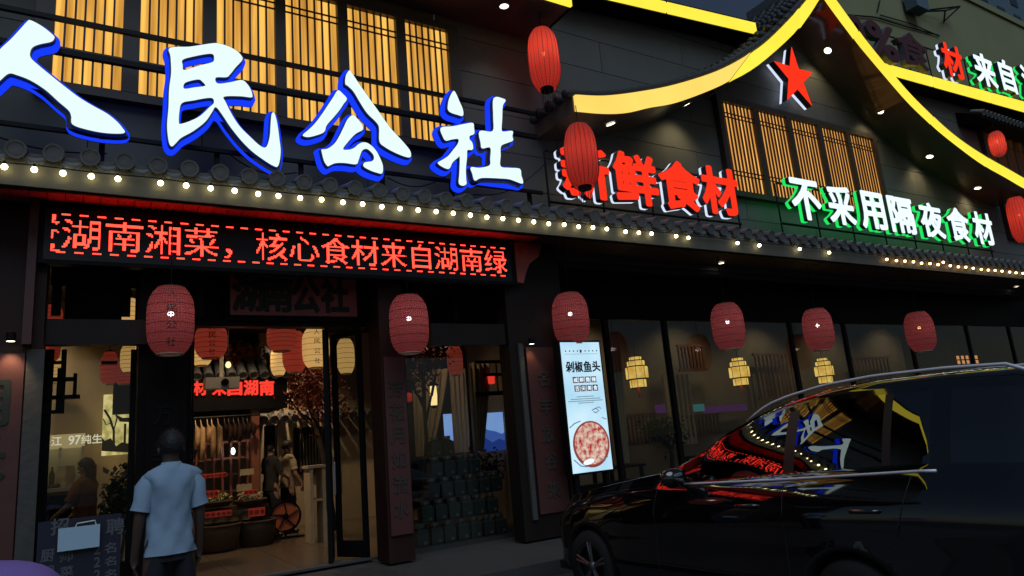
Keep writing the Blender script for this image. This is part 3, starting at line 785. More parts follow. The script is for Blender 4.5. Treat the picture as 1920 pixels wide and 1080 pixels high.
letter_sign('red_letter_sign', '新鲜食材', [sb(.765, .875, .443, .545, Yr), sb(.895, 1.005, .443, .549, Yr), sb(1.018, 1.132, .444, .549, Yr), sb(1.143, 1.255, .446, .552, Yr)],
            Yr, .13, .185, ['lred'] * 4, ['rimwhite'] * 4, 'red illuminated characters 新鲜食材 edged in white, left part of the eave', off=.034, grim=.010)
r2 = [(1.452, 1.560), (1.596, 1.700), (1.734, 1.842), (1.870, 1.985), (2.025, 2.140), (2.175, 2.290), (2.325, 2.440)]
letter_sign('green_letter_sign', '不采用隔夜食材', [sb(a, b, .461, .562, Yr) for a, b in r2], Yr, .10, .17, ['lwhite2'] * 7, ['green'] * 7,
            'white illuminated characters 不采用隔夜食材 with green rims below the gable window', off=.026, grim=.014)
Y3 = 8.75
r3 = [('0', 1.862, 1.935), ('%', 1.955, 2.105), ('食', 2.115, 2.285), ('材', 2.385, 2.51), ('来', 2.60, 2.74), ('自', 2.79, 2.89), ('湖', 2.97, 3.1)]
zz = lambda s: 1.035 + (s - 2.2) * .065
letter_sign('high_letter_sign', [c for c, _, _ in r3], [sb(a, b, zz(a), zz(a) + .115 + (a - 2) * .01, Y3) for _, a, b in r3], Y3, .16, .22,
            ['unlit'] * 3 + ['lred', 'lwhite2', 'lwhite2', 'lwhite2'], [None] * 3 + ['rimwhite', 'green', 'green', 'green'],
            'half lit characters 0%食材来自 standing above the upper yellow strip at the roof', off=.026, grim=.012, drop=.12)
# loose feed cables behind the signs
for k_, (xa_, za_, xb_, zb_, sag_) in enumerate(((1.45, 5.35, 2.3, 5.2, .12), (3.6, 5.3, 4.55, 5.45, .15), (5.0, 5.2, 6.4, 5.9, .18), (-1.2, 5.3, .1, 5.15, .1))):
    obj('feed_cable', MB().tube([(xa_ + (xb_ - xa_) * t, 8.86 + .02 * math.sin(5 * t), za_ + (zb_ - za_) * t - sag_ * math.sin(PI * t)) for t in np.linspace(0, 1, 10)], .009, 5), 'black', big)
# star
stp = [(1.563, .942), (1.626, .885), (1.582, .783), (1.497, .770), (1.468, .878)]
Yt = 9.05
P5 = [Vector((a * Yt, sz(b, Yt))) for a, b in [(1.563, .945), (1.634, .886), (1.604, .783), (1.503, .780), (1.478, .884)]]
cc = sum(P5, Vector((0, 0))) / 5
sp = []
for i in range(5):
    sp.append(tuple(P5[i])); mid = (P5[i] + P5[(i + 1) % 5]) / 2; sp.append(tuple(cc + (mid - cc) * .47))
sp = sp[::-1] if area(sp) < 0 else sp
star = obj('red_star', curve_mesh([sp], Yt, Yt + .012), 'lred'); tag(star, 'red five pointed star with white back glow on the gable wall', 'star sign')
obj('star_side', curve_mesh([grow(sp, .008)], Yt + .013, Yt + .16), 'side', star)
obj('star_rim', curve_mesh([grow(sp, .02)], Yt + .161, Yt + .22), 'rimwhite', star)
obj('star_mount', MB().box(cc.x - .1, cc.x + .1, Yt + .221, YW, cc.y - .1, cc.y + .1), 'black', star)
#PART2
# ------------------------------------------------------------------ LED board
YL = 8.9
led = empty('led_sign_board', (2.6, YL + .1, sz(.258, YL)), 'long black LED board scrolling red text 湖南湘菜 under the eave', 'LED sign')
box('casing', (-.058 * YL, .636 * YL, YL, YL + .14, sz(.259, YL), sz(.336, YL)), 'black', led)
box('screen', (-.052 * YL, .628 * YL, YL - .004, YL - .001, sz(.264, YL), sz(.331, YL)), 'ledface', led)
px_l = .0468 * YL / 24; xo = -.0350 * YL; zo = sz(.3245, YL)
dots = set()
def raster(ch):
    F, gx_, gz_, a_, b_ = sdf(ch); out = set()
    ix = lambda x: int(round((x - gx_[0]) / (gx_[1] - gx_[0]))); iz = lambda z: int(round((z - gz_[0]) / (gz_[1] - gz_[0])))
    for r_ in range(24):
        for c_ in range(24):
            X = 0.0 + (c_ + .5) / 24 * 1.0; Z = .88 - (r_ + .5) / 24 * 1.0
            i, j = iz(Z), ix(X)
            if 0 <= i < F.shape[0] and 0 <= j < F.shape[1] and F[i, j] < -.001: out.add((c_, r_))
    return out
for k, ch in enumerate('湖南湘菜， 核心食材来自湖南绿'.replace(' ', '')):
    for c_, r_ in raster(ch):
        c = c_ + 24 * k
        if c < 336: dots.add((c, r_ + 2))
for c in range(-5, 336):
    if (c // 5) % 2 == 0: dots.add((c, 0))
    if ((c + 2) // 5) % 2 == 0: dots.add((c, 27))
for r_ in (1, 2, 3, 4, 5, 6, 12, 13, 14, 15, 16, 17, 22, 23, 24, 25): dots.add((-5, r_)); 
for r_ in (1, 2, 3, 4, 22, 23, 24): dots.add((-4, r_))
for q in ((-4, 6), (-3, 6), (-2, 6), (-3, 7), (-4, 12), (-3, 12), (-2, 13), (-3, 26), (-2, 26), (-1, 26), (-4, 26), (-5, 26)): dots.add(q)
mb = MB(); h = px_l * .47
for c, r_ in dots:
    x = xo + (c + .5) * px_l; z = zo - (r_ + .5) * px_l * (.0515 / .0468 * 24 / 28)
    mb.add([(x - h, YL - .006, z - h), (x + h, YL - .006, z - h), (x + h, YL - .006, z + h), (x - h, YL - .006, z + h)], [(0, 1, 2, 3)])
obj('lit_dots', mb, 'led', led, recalc=False, kind='stuff')
# red-brown trim round the board
trim = box('board_trim', (-.068 * YL, -.0585 * YL, YL - .04, YL + .3, 2.9, 4.56), 'couplet', bld)
q = MB().prism([[(.640 * YL, 4.52), (.640 * YL, 3.86), (.652 * YL, 3.84), (.658 * YL, 3.98), (.668 * YL, 4.16), (.690 * YL, 4.30), (.70 * YL, 4.52)]], YL + .02, YL + .10)
obj('curved_bracket', q, 'redplank', bld)

# ------------------------------------------------------------------ entrance front
def pillar(x0, x1, y0, y1, z0, z1, m_='wood'):
    p = box('pillar', (x0, x1, y0, y1, z0, z1), m_, bld)
    
    return p
def board(p, x0, x1, y, z0, z1, txt, zs, cw, m_='couplet', ink='goldpaint'):
    b = box('couplet_board', (x0, x1, y - .035, y - .001, z0, z1), m_, p)
    fr = MB()
    for q_ in ((x0 + .03, x1 - .03, y - .041, y - .036, z1 - .05, z1 - .03), (x0 + .03, x1 - .03, y - .041, y - .036, z0 + .03, z0 + .05),
              (x0 + .03, x0 + .045, y - .041, y - .036, z0 + .05, z1 - .05), (x1 - .045, x1 - .03, y - .041, y - .036, z0 + .05, z1 - .05)): fr.box(*q_)
    xm = (x0 + x1) / 2
    for ch, z in zip(txt, zs):
        t = MB(); put_glyph(t, ch, xm - cw / 2, xm + cw / 2, z - cw * .55, z + cw * .55, y - .046, y - .036, .018); obj('character', t, ink, b, recalc=False)
    return b
p0 = pillar(-1.8, -.42, 9.02, 9.6, 0, 4.556, 'redwood')
box('pillar_edge', (-.56, -.40, 8.98, 9.018, .29, 2.86), 'stone', p0)
board(p0, -1.22, -.575, 9.018, .35, 2.82, '月长', [2.30, 1.75], .42, ink='greentext')
p1 = pillar(.055 * 9.3, .112 * 9.3, 9.25, 9.75, 0, 3.9, 'blackwood')
board(p1, .60, .96, 9.248, .5, 2.4, '万里山河', [2.1, 1.7, 1.3, .9], .2, 'blackwood', 'black')
p2 = pillar(.378 * 9.3, .418 * 9.3, 9.25, 9.7, 0, 3.9, 'redwood')
board(p2, 3.545, 3.86, 9.248, .35, 2.75, '芳花月如流水', [2.30, 1.98, 1.66, 1.33, 1.0, .68], .20)
p3 = pillar(.607 * 9.1, .725 * 9.1, 9.05, 9.36, 0, 4.556, 'wood')
box('pillar_edge', (5.66, 5.74, 9.00, 9.048, .29, 2.9), 'stone', p3); box('pillar_edge', (6.40, 6.50, 9.00, 9.048, .29, 2.9), 'stone', p3)
board(p3, 5.80, 6.34, 9.048, .35, 2.84, '名羊放谷来', [2.35, 1.93, 1.50, 1.10, .68], .22)
# cross beams with rounded noses
def beam(xa, xb, z0, z1, nose):
    P = [(xa, z0), (xb - .12, z0), (xb, z0 + .12), (xb + .10, z0 + .2), (xb + .10, z1), (xa, z1)] if nose else [(xa, z0), (xb, z0), (xb, z1), (xa, z1)]
    return obj('cross_beam', MB().prism([P], 9.10, 9.245), 'wood', bld)
beam(-.41, .70, 2.93, 3.22, True); beam(4.25, 5.5, 2.90, 3.22, False)
# header walls
box('header_wall', (.50, 6.49, 9.88, 10.0, 3.36, 4.55), 'blackwood', bld); box('header_wall', (-.42, .498, 9.88, 10.0, 3.78, 4.55), 'blackwood', bld)
box('header_panel', (at(120, 600, 9.7).x, at(228, 600, 9.7).x, 9.7, 9.76, 3.2, 4.55), 'blackwood', bld)
for x in (-.40, .34, 1.2, 2.0, 2.75, 4.3, 5.0): box('upright', (x, x + .1, 9.84, 9.879, 3.4, 4.5), 'wood', bld)
box('door_lintel', (1.0, 3.52, 9.80, 9.98, 3.28, 3.358), 'black', bld)
box('door_threshold', (1.0, 3.52, 9.86, 10.04, 0.002, .03), 'stone', bld)
# plaque
pq = empty('entrance_plaque', (2.45, 9.7, 3.4), 'dark red plaque with green black characters 湖南公社 above the open doorway', 'plaque')
box('plaque_board', (.165 * 9.7, .345 * 9.7, 9.66, 9.72, sz(.197, 9.7), sz(.275, 9.7)), 'plaquered', pq)
box('plaque_frame', (.160 * 9.7, .35 * 9.7, 9.722, 9.76, sz(.19, 9.7), sz(.28, 9.7)), 'blackwood', pq)
for i, ch in enumerate('湖南公社'):
    t = MB(); xc = at([465, 521, 574, 628][i], 545, 9.65).x; put_glyph(t, ch, xc - .19, xc + .19, 3.47, 3.96, 9.64, 9.659, .03); obj('character', t, 'greentext', pq, recalc=False)
# door leaves
def leaf(a, b, z0, z1, label=None, panes=1):
    a = Vector((a[0], a[1], 0)); b = Vector((b[0], b[1], 0)); d = (b - a); L = d.length; d /= L; n = Vector((-d.y, d.x, 0))
    def bx(mb, u0, u1, t, za, zb):
        vs = [a + d * u + n * s_ + Vector((0, 0, z)) for z in (za, zb) for u, s_ in ((u0, -t), (u1, -t), (u1, t), (u0, t))]
        mb.add(vs, [(0, 3, 2, 1), (4, 5, 6, 7), (0, 1, 5, 4), (1, 2, 6, 5), (2, 3, 7, 6), (3, 0, 4, 7)])
    fr = MB(); bx(fr, 0, .07, .03, z0, z1); bx(fr, L - .07, L, .03, z0, z1); bx(fr, .07, L - .07, .03, z0, z0 + .22); bx(fr, .07, L - .07, .03, z1 - .08, z1)
    o = obj('door_leaf', fr, 'black', bld)
    g_ = MB(); bx(g_, .07, L - .07, .004, z0 + .22, z1 - .08); obj('pane', g_, 'pane', o)
    hd = MB(); p_ = a + d * (L - .035) + n * -.06; hd.tube([p_ + Vector((0, 0, z)) for z in (.9, .92, 1.35, 1.37)], [.012, .016, .016, .012], 8); obj('handle', hd, 'chrome', o)
leaf((2.93, 9.93), (3.12, 10.45), .035, 3.27); leaf((3.47, 9.93), (3.20, 10.45), .035, 3.27)
leaf((1.14, 9.93), (1.24, 10.5), .035, 3.27)
# left bay glazing bars and lattice
def bars(name, rects, Y, m_='black', t=.05, parent=None):
    for (xa, ya), (xb, yb) in rects:
        A = at(xa, ya, Y); B = at(xb, yb, Y)
        box(name, (min(A.x, B.x), max(A.x, B.x), Y, Y + t, min(A.z, B.z), max(A.z, B.z)), m_, parent or bld)
bars('window_post', [((116, 655), (120, 775)), ((246, 655), (252, 1075)), ((74, 655), (80, 1075))], 9.7)
lat = empty('window_lattice', (at(100, 770, 9.68).x, 9.68, at(100, 775, 9.68).z), parent=bld)
bars('lattice_bar', [((80, 677), (116, 682)), ((80, 708), (142, 714)), ((80, 742), (150, 747)), ((80, 770), (114, 775)), ((108, 690), (114, 770)), ((138, 700), (143, 745)), ((190, 677), (220, 682))], 9.66, parent=lat)
pn = MB().box(-.4, .5, 9.74, 9.745, .5, 3.2); obj('pane', pn, 'pane', bld)
box('low_wall', (-.42, .51, 9.6, 9.78, 0, .48), 'blackwood', bld)
# right bay (jar window)
bars('window_post', [((749, 655), (757, 1075)), ((872, 655), (888, 850))], 9.75)
pn = MB().box(3.95, 6.49, 9.80, 9.805, .04, 3.3); obj('pane', pn, 'pane', bld)


# ------------------------------------------------------------------ dining front: glass, mullions
box('header_wall', (6.6, 27, YG - .05, YG + .1, sz(.200, YG), 4.55), 'blackwood', bld)
box('side_wall', (6.5, 6.598, 9.9, YG + .1, 0, 4.55), 'blackwood', bld)
box('low_wall', (6.6, 27, YG - .05, YG + .1, 0, .55), 'blackwood', bld)
mul = [.823, .972, 1.356, 1.558, 1.840, 2.135, 2.385, 2.56]
ed = [.64] + mul
for i, s_ in enumerate(mul):
    box('mullion', (s_ * YG - .05, s_ * YG + .05, YG - .04, YG + .06, .552, sz(.1995, YG)), 'black', bld)
for a_, b_ in zip(mul[:-1], mul[1:]):
    box('window_pane', (a_ * YG + .052, b_ * YG - .052, YG + .0, YG + .006, .554, sz(.199, YG)), 'pane', bld)
downlight((at(1357, 525, 9.2).x, 9.2, 4.527), sofp, r=.06, spot=3)
downlight((at(1910, 555, 9.2).x, 9.2, 4.527), sofp, r=.06, spot=3)
for (px_, py_, Y) in ((20, 640, 8.86), (997, 645, 8.92)):
    P_ = at(px_, py_, Y)
    lp = empty('wall_lamp', (P_.x, Y, P_.z), 'small round spotlight lighting the red couplet board on the %s pillar' % ('left edge' if px_ < 100 else 'grey edged right'), 'lamp')
    obj('lamp_can', MB().lathe((P_.x, Y, P_.z + .001), [(.04, 0), (.045, .0), (.045, .09), (.001, .09)], 14), 'black', lp)
    obj('lamp_disc', MB().lathe((P_.x, Y, P_.z), [(.039, .0), (.001, .0)], 14), 'down', lp)
    obj('lamp_arm', MB().tube([(P_.x, Y, P_.z + .06), (P_.x, 9.0, P_.z + .06)], .01, 6), 'black', lp)
    ld = bpy.data.lights.new('wall_lamp_beam', 'SPOT'); lo_ = bpy.data.objects.new('wall_lamp_beam', ld); COL.objects.link(lo_)
    ld.energy = 16 if px_ < 100 else 4.5; ld.color = (1, .72, .4); ld.spot_size = math.radians(80); ld.spot_blend = .8; ld.shadow_soft_size = .03
    lo_.location = (P_.x, Y, P_.z - .02); lo_.rotation_euler = Vector((0, .22, -1)).to_track_quat('-Z', 'Y').to_euler()

# ------------------------------------------------------------------ interior shell
fl = box('interior_floor', (-5, 27, 10.04, 19, -.06, -.006), 'joint', kind='structure')
tm = meshof(MB().box(-.395, .395, -.395, .395, -.02, 0), 'floor')
for i in range(5):
    for j in range(8): inst('floor_tile', tm, (.6 + .8 * i, 10.5 + .8 * j, 0), fl)
box('interior_floor', (-5, .195, 10.1, 19, -.005, -.001), 'floor', kind='structure'); box('interior_floor', (4.205, 27, 10.1, 19, -.005, -.001), 'floor', kind='structure')
box('interior_ceiling', (-5, 27, 10.61, 19.2, 4.3, 4.4), 'ceil', kind='structure')
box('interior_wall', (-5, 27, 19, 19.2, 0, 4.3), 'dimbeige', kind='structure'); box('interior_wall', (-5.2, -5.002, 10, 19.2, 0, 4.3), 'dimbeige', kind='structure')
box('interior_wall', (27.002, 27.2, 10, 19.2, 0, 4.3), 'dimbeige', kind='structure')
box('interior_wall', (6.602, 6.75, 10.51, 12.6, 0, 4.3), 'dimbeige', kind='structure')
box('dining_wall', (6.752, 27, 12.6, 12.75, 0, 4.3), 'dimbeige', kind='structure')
def spot(loc, aim, e_, col=(1, .75, .45), size=90, r=.08, blend=.7):
    ld = bpy.data.lights.new('ceiling_spot', 'SPOT'); lo_ = bpy.data.objects.new('ceiling_spot', ld); COL.objects.link(lo_)
    ld.energy = e_; ld.color = col; ld.spot_size = math.radians(size); ld.spot_blend = blend; ld.shadow_soft_size = r
    lo_.location = loc; lo_.rotation_euler = Vector(aim).to_track_quat('-Z', 'Y').to_euler()
def R_(xa, ya, xb, yb, Y):
    A = at(xa, yb, Y); B = at(xb, ya, Y); return A.x, B.x, A.z, B.z
# left hall: beige wall, lit picture, drinks fridge, counter
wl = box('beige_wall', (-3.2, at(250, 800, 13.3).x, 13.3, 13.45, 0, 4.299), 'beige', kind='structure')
x0, x1, z0, z1 = R_(190, 738, 247, 855, 12.9)
pic = empty('lit_picture', ((x0 + x1) / 2, 12.9, z0), 'glowing picture of a pavilion and bare tree on yellow sky, behind the left glass', 'light box')
M['pict'] = em('picture_sky', (1.0, 0.80, 0.34), 1.0, scale=9, col2=(0.45, 0.38, 0.10)); M['pictd'] = mat('picture_dark', (0.02, 0.02, 0.01), .8)
box('picture_panel', (x0, x1, 12.9, 12.95, z0, z1), 'pict', pic)
def pp(u, v): return (x0 + (x1 - x0) * u, 12.893, z0 + (z1 - z0) * v)
for P_, r_ in (([pp(.42, .12), pp(.4, .4), pp(.25, .6), pp(.05, .75)], .03), ([pp(.4, .4), pp(.5, .6), pp(.35, .85)], .018), ([pp(.3, .53), pp(.12, .5), pp(.02, .6)], .014), ([pp(.8, .1), pp(.8, .5)], .03), ([pp(.97, .1), pp(.97, .5)], .03)):
    obj('painted_branch', MB().tube(P_, r_ * .6, 5), 'pictd', pic)
obj('painted_roof', MB().prism([[pp(.45, .66)[::2], pp(.6, .54)[::2], pp(1, .52)[::2], pp(1, .60)[::2], pp(.7, .60)[::2]]], 12.885, 12.897), 'pictd', pic)
obj('painted_shrub', MB().prism([[pp(0, .08)[::2], pp(1, .02)[::2], pp(1, .16)[::2], pp(.7, .2)[::2], pp(.5, .14)[::2], pp(.3, .28)[::2], pp(.1, .24)[::2], pp(0, .3)[::2]]], 12.884, 12.896), 'pictd', pic)
x0, x1, z0, z1 = R_(212, 712, 262, 776, 12.7)
tvv = empty('wall_television', (x0, 12.7, z0), 'switched off black screen hanging in front of the glowing picture', 'television')
box('screen', (x0, x1, 12.7, 12.74, z0, z1), 'black', tvv); box('bezel', (x0 - .01, x1 + .01, 12.742, 12.78, z0 - .01, z1 + .01), 'cabin', tvv)
fx0, fx1, fz0, fz1 = R_(66, 812, 160, 842, 12.3)
fr = empty('drinks_fridge', ((fx0 + fx1) / 2, 12.6, 0), 'drinks fridge with a lit header reading 珠江 97纯生, behind the left window', 'fridge')
M['frhead'] = em('fridge_header', (0.42, 0.32, 0.15), 1.0)
M['frtext'] = em('fridge_header_text', (0.95, 0.85, 0.62), 1.0)
box('header', (fx0, fx1, 12.3, 12.9, fz0, fz1), 'frhead', fr); box('cabinet', (fx0, fx1, 12.901, 12.95, 0, fz0), 'white', fr)
for xx in (fx0, (fx0 + fx1) / 2 - .02, fx1 - .04): box('door_frame', (xx, xx + .04, 12.3, 12.9, .1, fz0 - .002), 'white', fr)
t = MB(); x = fx0 + .05
for ch, w_ in (('珠', .14), ('江', .14), (' ', .07), ('9', .08), ('7', .08), ('纯', .14), ('生', .14)):
    if ch != ' ': put_glyph(t, ch, x, x + w_ * .9, (fz0 + fz1) / 2 - .065, (fz0 + fz1) / 2 + .065, 12.285, 12.299, .014)
    x += w_
obj('lettering', t, 'frtext', fr, recalc=False)
for i in range(5):
    for j in range(4):
        x = fx0 + .12 + i * (fx1 - fx0 - .2) / 4.5; z = .35 + j * .35
        bt = MB().lathe((x, 12.55, z), [(.001, 0), (.035, 0), (.035, .15), (.012, .2), (.012, .25), (.001, .25)], 8)
        obj('bottle', bt, ['leafgreen', 'orange', 'veg', 'white'][(i + j) % 4], fr, True)
for z in (.33, .68, 1.03, 1.38): box('shelf', (fx0 + .04, fx1 - .04, 12.35, 12.85, z, z + .015), 'white', fr)
cx0, cx1, cz0, cz1 = R_(60, 912, 140, 924, 11.4)
ct = empty('service_counter', ((cx0 + cx1) / 2, 11.7, 0), 'dark service counter with a pale top in front of the drinks fridge', 'counter')
box('counter_top', (cx0 - .3, cx1, 11.4, 12.0, cz1 - .05, cz1), 'white', ct); box('counter_body', (cx0 - .28, cx1 - .03, 11.43, 11.97, 0, cz1 - .052), 'blackwood', ct)
for i, (px_, w_, h_, m_) in enumerate(((78, .14, .10, 'veg'), (100, .20, .05, 'meat'), (122, .24, .28, 'card'))):
    P_ = at(px_, 912, 11.6)
    o = obj(('vegetable_tray', 'meat_tray', 'cardboard_box')[i], MB().lathe((P_.x, 11.65, cz1), [(.001, 0), (w_ / 2 * .8, 0), (w_ / 2, h_ * .5), (w_ / 2 * .8, h_), (.001, h_ * .9)], 10 if i < 2 else 4), m_)
    tag(o, ('tray of green vegetables on the pale service counter', 'dark tray of meat on the pale service counter', 'cream cardboard box standing on the pale service counter')[i], ('tray', 'tray', 'box')[i])
spot((-.8, 12.3, 4.2), (0, .35, -1), 85, (1, .75, .42), 100)
spot((-1.4, 11.0, 4.2), (.1, .3, -1), 45, (1, .75, .42), 100)

# pavilion in the hall
YP = 14.0
pv = empty('indoor_pavilion', (2.3, YP, 0), 'indoor pavilion stall with a dark tiled canopy and red neon words 来自湖南', 'stall')
cxa, cxb = at(335, 760, YP).x, at(548, 760, YP).x
cz = at(450, 768, YP).z; ct2 = at(450, 708, YP).z
box('canopy', (cxa, cxb - .1, YP - .02, YP + 1.6, cz, ct2), 'black', pv)
rf = MB().add([(cxa, YP - .1, ct2 + .01), (cxb, YP - .1, ct2 + .01), (cxb - .3, YP + .9, ct2 + .75), (cxa, YP + .9, ct2 + .75), (cxa, YP + .9, ct2 + .01), (cxb, YP + .9, ct2 + .01)], [(0, 1, 2, 3), (0, 4, 5, 1), (1, 5, 2), (0, 3, 4), (3, 2, 5, 4)])
rfo = obj('canopy_roof', rf, 'blackwood', pv)
for i in range(16):
    x = cxa + .08 + i * .2
    if x < cxb: inst('barrel_tile', bt0, (x, YP - .12, ct2 + .05), rfo, rot=(math.radians(35), 0, 0), scale=(.9, 2.2, .9))
nx = [(343, '食'), (375, '材'), (411, '来'), (440, '自'), (470, '湖'), (500, '南')]
for px_, ch in nx:
    x0, x1, z0, z1 = R_(px_ - 12, 713, px_ + 13, 741, YP - .05)
    t = MB(); put_glyph(t, ch, x0, x1, z0, z1, YP - .06, YP - .022, .035); obj('neon_letter', t, 'neon', pv, recalc=False)
for px_ in (352, 478): 
    x = at(px_, 800, YP + .1).x; box('post', (x - .07, x + .07, YP + .05, YP + .2, 0, cz - .002), 'cherry', pv)
xa, xb = at(352, 880, YP + .3).x, at(480, 880, YP + .3).x
for k in range(9):
    x = xa + (xb - xa) * k / 8; box('lattice_bar', (x - .02, x + .02, YP + .3, YP + .34, .6, 1.9), 'cherry', pv)
for k in range(5):
    z = .65 + k * .3; box('lattice_bar', (xa, xb, YP + .341, YP + .37, z, z + .04), 'cherry', pv)
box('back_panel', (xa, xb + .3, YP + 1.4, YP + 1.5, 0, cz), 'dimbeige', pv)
rz = at(430, 780, YP - .2).z
obj('hanging_rail', MB().tube([(xa, YP - .1, rz), (xb, YP - .1, rz)], .02, 6), 'black', pv)
for i, px_ in enumerate([366, 376, 388, 396, 408, 420, 428, 437, 446, 455, 463, 472]):
    x = at(px_, 780, YP - .1).x; Lh_ = random.uniform(.45, .8) if i < 5 else random.uniform(.3, .5)
    a = MB().tube([(x, YP - .1, rz - .02), (x + .01, YP - .1, rz - .12), (x + .035, YP - .12, rz - .2), (x + .04, YP - .1, rz - Lh_ * .7), (x + .02, YP - .12, rz - Lh_)], [.006, .01, .045, .05, .03], 8)
    o = obj('cured_sausage' if i < 5 else 'smoked_meat', a, 'sausage' if i < 5 else 'meat', smooth=True)
    tag(o, ('pale cured sausage hanging %s from the left on the stall rail' % ['first', 'second', 'third', 'fourth', 'fifth'][i]) if i < 5 else ('dark strip of smoked meat, %s after the pale sausages on the stall rail' % ['first', 'second', 'third', 'fourth', 'fifth', 'sixth', 'seventh'][i - 5]), 'sausage' if i < 5 else 'meat', 'cured sausages on the stall rail' if i < 5 else 'smoked meats on the stall rail')
def basket(px_, py_, Y, w_, h_, label, veg=None):
    P_ = at(px_, py_, Y); z = max(P_.z, 0.0)
    b = empty('wicker_basket', (P_.x, Y, z), label, 'basket')
    prof = [(.001, .02), (w_ * .36, 0.0), (w_ * .40, .02), (w_ * .47, h_ * .6), (w_ * .5, h_), (w_ * .47, h_), (w_ * .44, h_ * .6), (w_ * .3, .05), (.001, .05)]
    obj('basket_bowl', MB().lathe((P_.x, Y, z), prof, 18), 'basket', b, True)
    obj('basket_rim', MB().lathe((P_.x, Y, z + h_), [(w_ * .49, -.02), (w_ * .53, 0), (w_ * .49, .02), (w_ * .46, 0), (w_ * .49, -.02)], 18), 'basket', b, True)
    if veg:
        mb = MB()
        for i in range(60):
            a, r_ = random.uniform(0, 2 * PI), random.uniform(0, w_ * .42); x, y = r_ * math.cos(a), r_ * math.sin(a)
            zt = z + h_ + random.uniform(0, .10) * (1 - r_ / w_) * 1.6; d = random.uniform(0, PI)
            mb.tube([(P_.x + x, Y + y, zt), (P_.x + x + .05 * math.cos(d), Y + y + .05 * math.sin(d), zt + .03), (P_.x + x + .10 * math.cos(d), Y + y + .1 * math.sin(d), zt)], [.012, .016, .008], 5)
        v_ = obj('heap_of_vegetables', mb, veg, smooth=True); tag(v_, 'heap of %s vegetables in the %s' % (('green', 'basket tray under the left red card') if px_ < 430 else ('pale', 'basket tray beside the stall post')), 'vegetables', kind='stuff')
    return P_.x, Y, z
M['vegpale'] = mat('pale_vegetables', (0.50, 0.45, 0.30), .6, var=.4, scale=25)
basket(412, 1032, 13.6, .72, .42, 'empty dark wicker basket on the floor, nearer the man in blue'); basket(482, 1022, 13.7, .68, .42, 'empty dark wicker basket on the floor, nearer the orange fan')
# stand carrying the two trays
xa2, xb2 = at(376, 950, 13.9).x, at(497, 950, 13.9).x
std = empty('tray_stand', ((xa2 + xb2) / 2, 13.9, 0), 'low dark stepped stand carrying the vegetable baskets in front of the stall', 'stand')
zst = at(430, 952, 13.75).z
box('stand_top', (xa2, xb2, 13.62, 14.2, zst - .05, zst), 'basket', std)
for x in (xa2 + .05, xb2 - .05): box('leg', (x - .03, x + .03, 13.97, 14.05, 0, zst - .052), 'wood', std)
basket(405, 951, 13.75, .56, .09, 'shallow basket tray of green vegetables under the left red card', 'veg'); basket(470, 947, 13.75, .56, .09, 'shallow basket tray of pale vegetables beside the stall post', 'vegpale')
for i, (a_, b_, c_, d_, Y, m_) in enumerate(((378, 885, 425, 898, 13.55, 'redpaper'), (384, 918, 410, 934, 13.4, 'redpaper'), (458, 917, 483, 928, 13.4, 'redpaper'), (385, 955, 434, 972, 13.35, 'redpaper'),
                                  (466, 950, 497, 970, 13.35, 'redpaper'), (450, 878, 476, 892, 13.55, 'card'), (444, 906, 472, 922, 13.5, 'card'))):
    x0, x1, z0, z1 = R_(a_, b_, c_, d_, Y)
    labs = ['wide red price card fixed across the stall lattice', 'red price card tilted above the green vegetables', 'red price card above the pale vegetables', 'wide red card hanging on the front of the tray stand, left',
            'red card hanging on the tray stand nearest the fan', 'cream card clipped high on the stall post', 'cream card leaning behind the pale vegetables']
    cd = empty('price_card', ((x0 + x1) / 2, Y, z0), labs[i], 'price card')
    rt = .12 * random.uniform(-1, 1)
    box('card_face', (x0, x1, Y, Y + .008, z0, z1), m_, cd)
    if m_ == 'redpaper':
        t = MB(); n_ = max(3, int((x1 - x0) / (z1 - z0) * 1.3)); 
        for k in range(n_): put_glyph(t, '新鲜食材来自湖南'[k % 8], x0 + (x1 - x0) * (k + .12) / n_, x0 + (x1 - x0) * (k + .88) / n_, z0 + (z1 - z0) * .22, z0 + (z1 - z0) * .8, Y - .004, Y - .001)
        obj('lettering', t, 'couplet', cd, recalc=False)
# fan
P_ = at(535, 968, 14.1); fn = empty('floor_fan', (P_.x, 14.1, 0), 'round floor fan with an orange disc beside the baskets', 'fan')
obj('fan_disc', MB().lathe((P_.x, 14.1, P_.z), [(.001, -.02), (.25, -.02), (.25, .02), (.001, .02)], 28, 'y'), 'orange', fn)
obj('fan_ring', MB().lathe((P_.x, 14.1, P_.z), [(.27, -.05), (.29, -.05), (.29, .05), (.27, .05), (.27, -.05)], 28, 'y'), 'black', fn)
obj('fan_hub', MB().lathe((P_.x, 14.07, P_.z), [(.001, -.03), (.05, -.03), (.06, .02), (.001, .02)], 14, 'y'), 'black', fn)
for k in range(5):
    a = 2 * PI * k / 5; obj('blade', MB().tube([(P_.x + .05 * math.cos(a), 14.06, P_.z + .05 * math.sin(a)), (P_.x + .24 * math.cos(a + .4), 14.06, P_.z + .24 * math.sin(a + .4))], [.02, .012], 6), 'redwood', fn)
obj('fan_stand', MB().tube([(P_.x, 14.1, P_.z - .29), (P_.x, 14.1, .03)], .025, 8).box(P_.x - .28, P_.x + .34, 14.0, 14.2, 0, .03), 'black', fn)
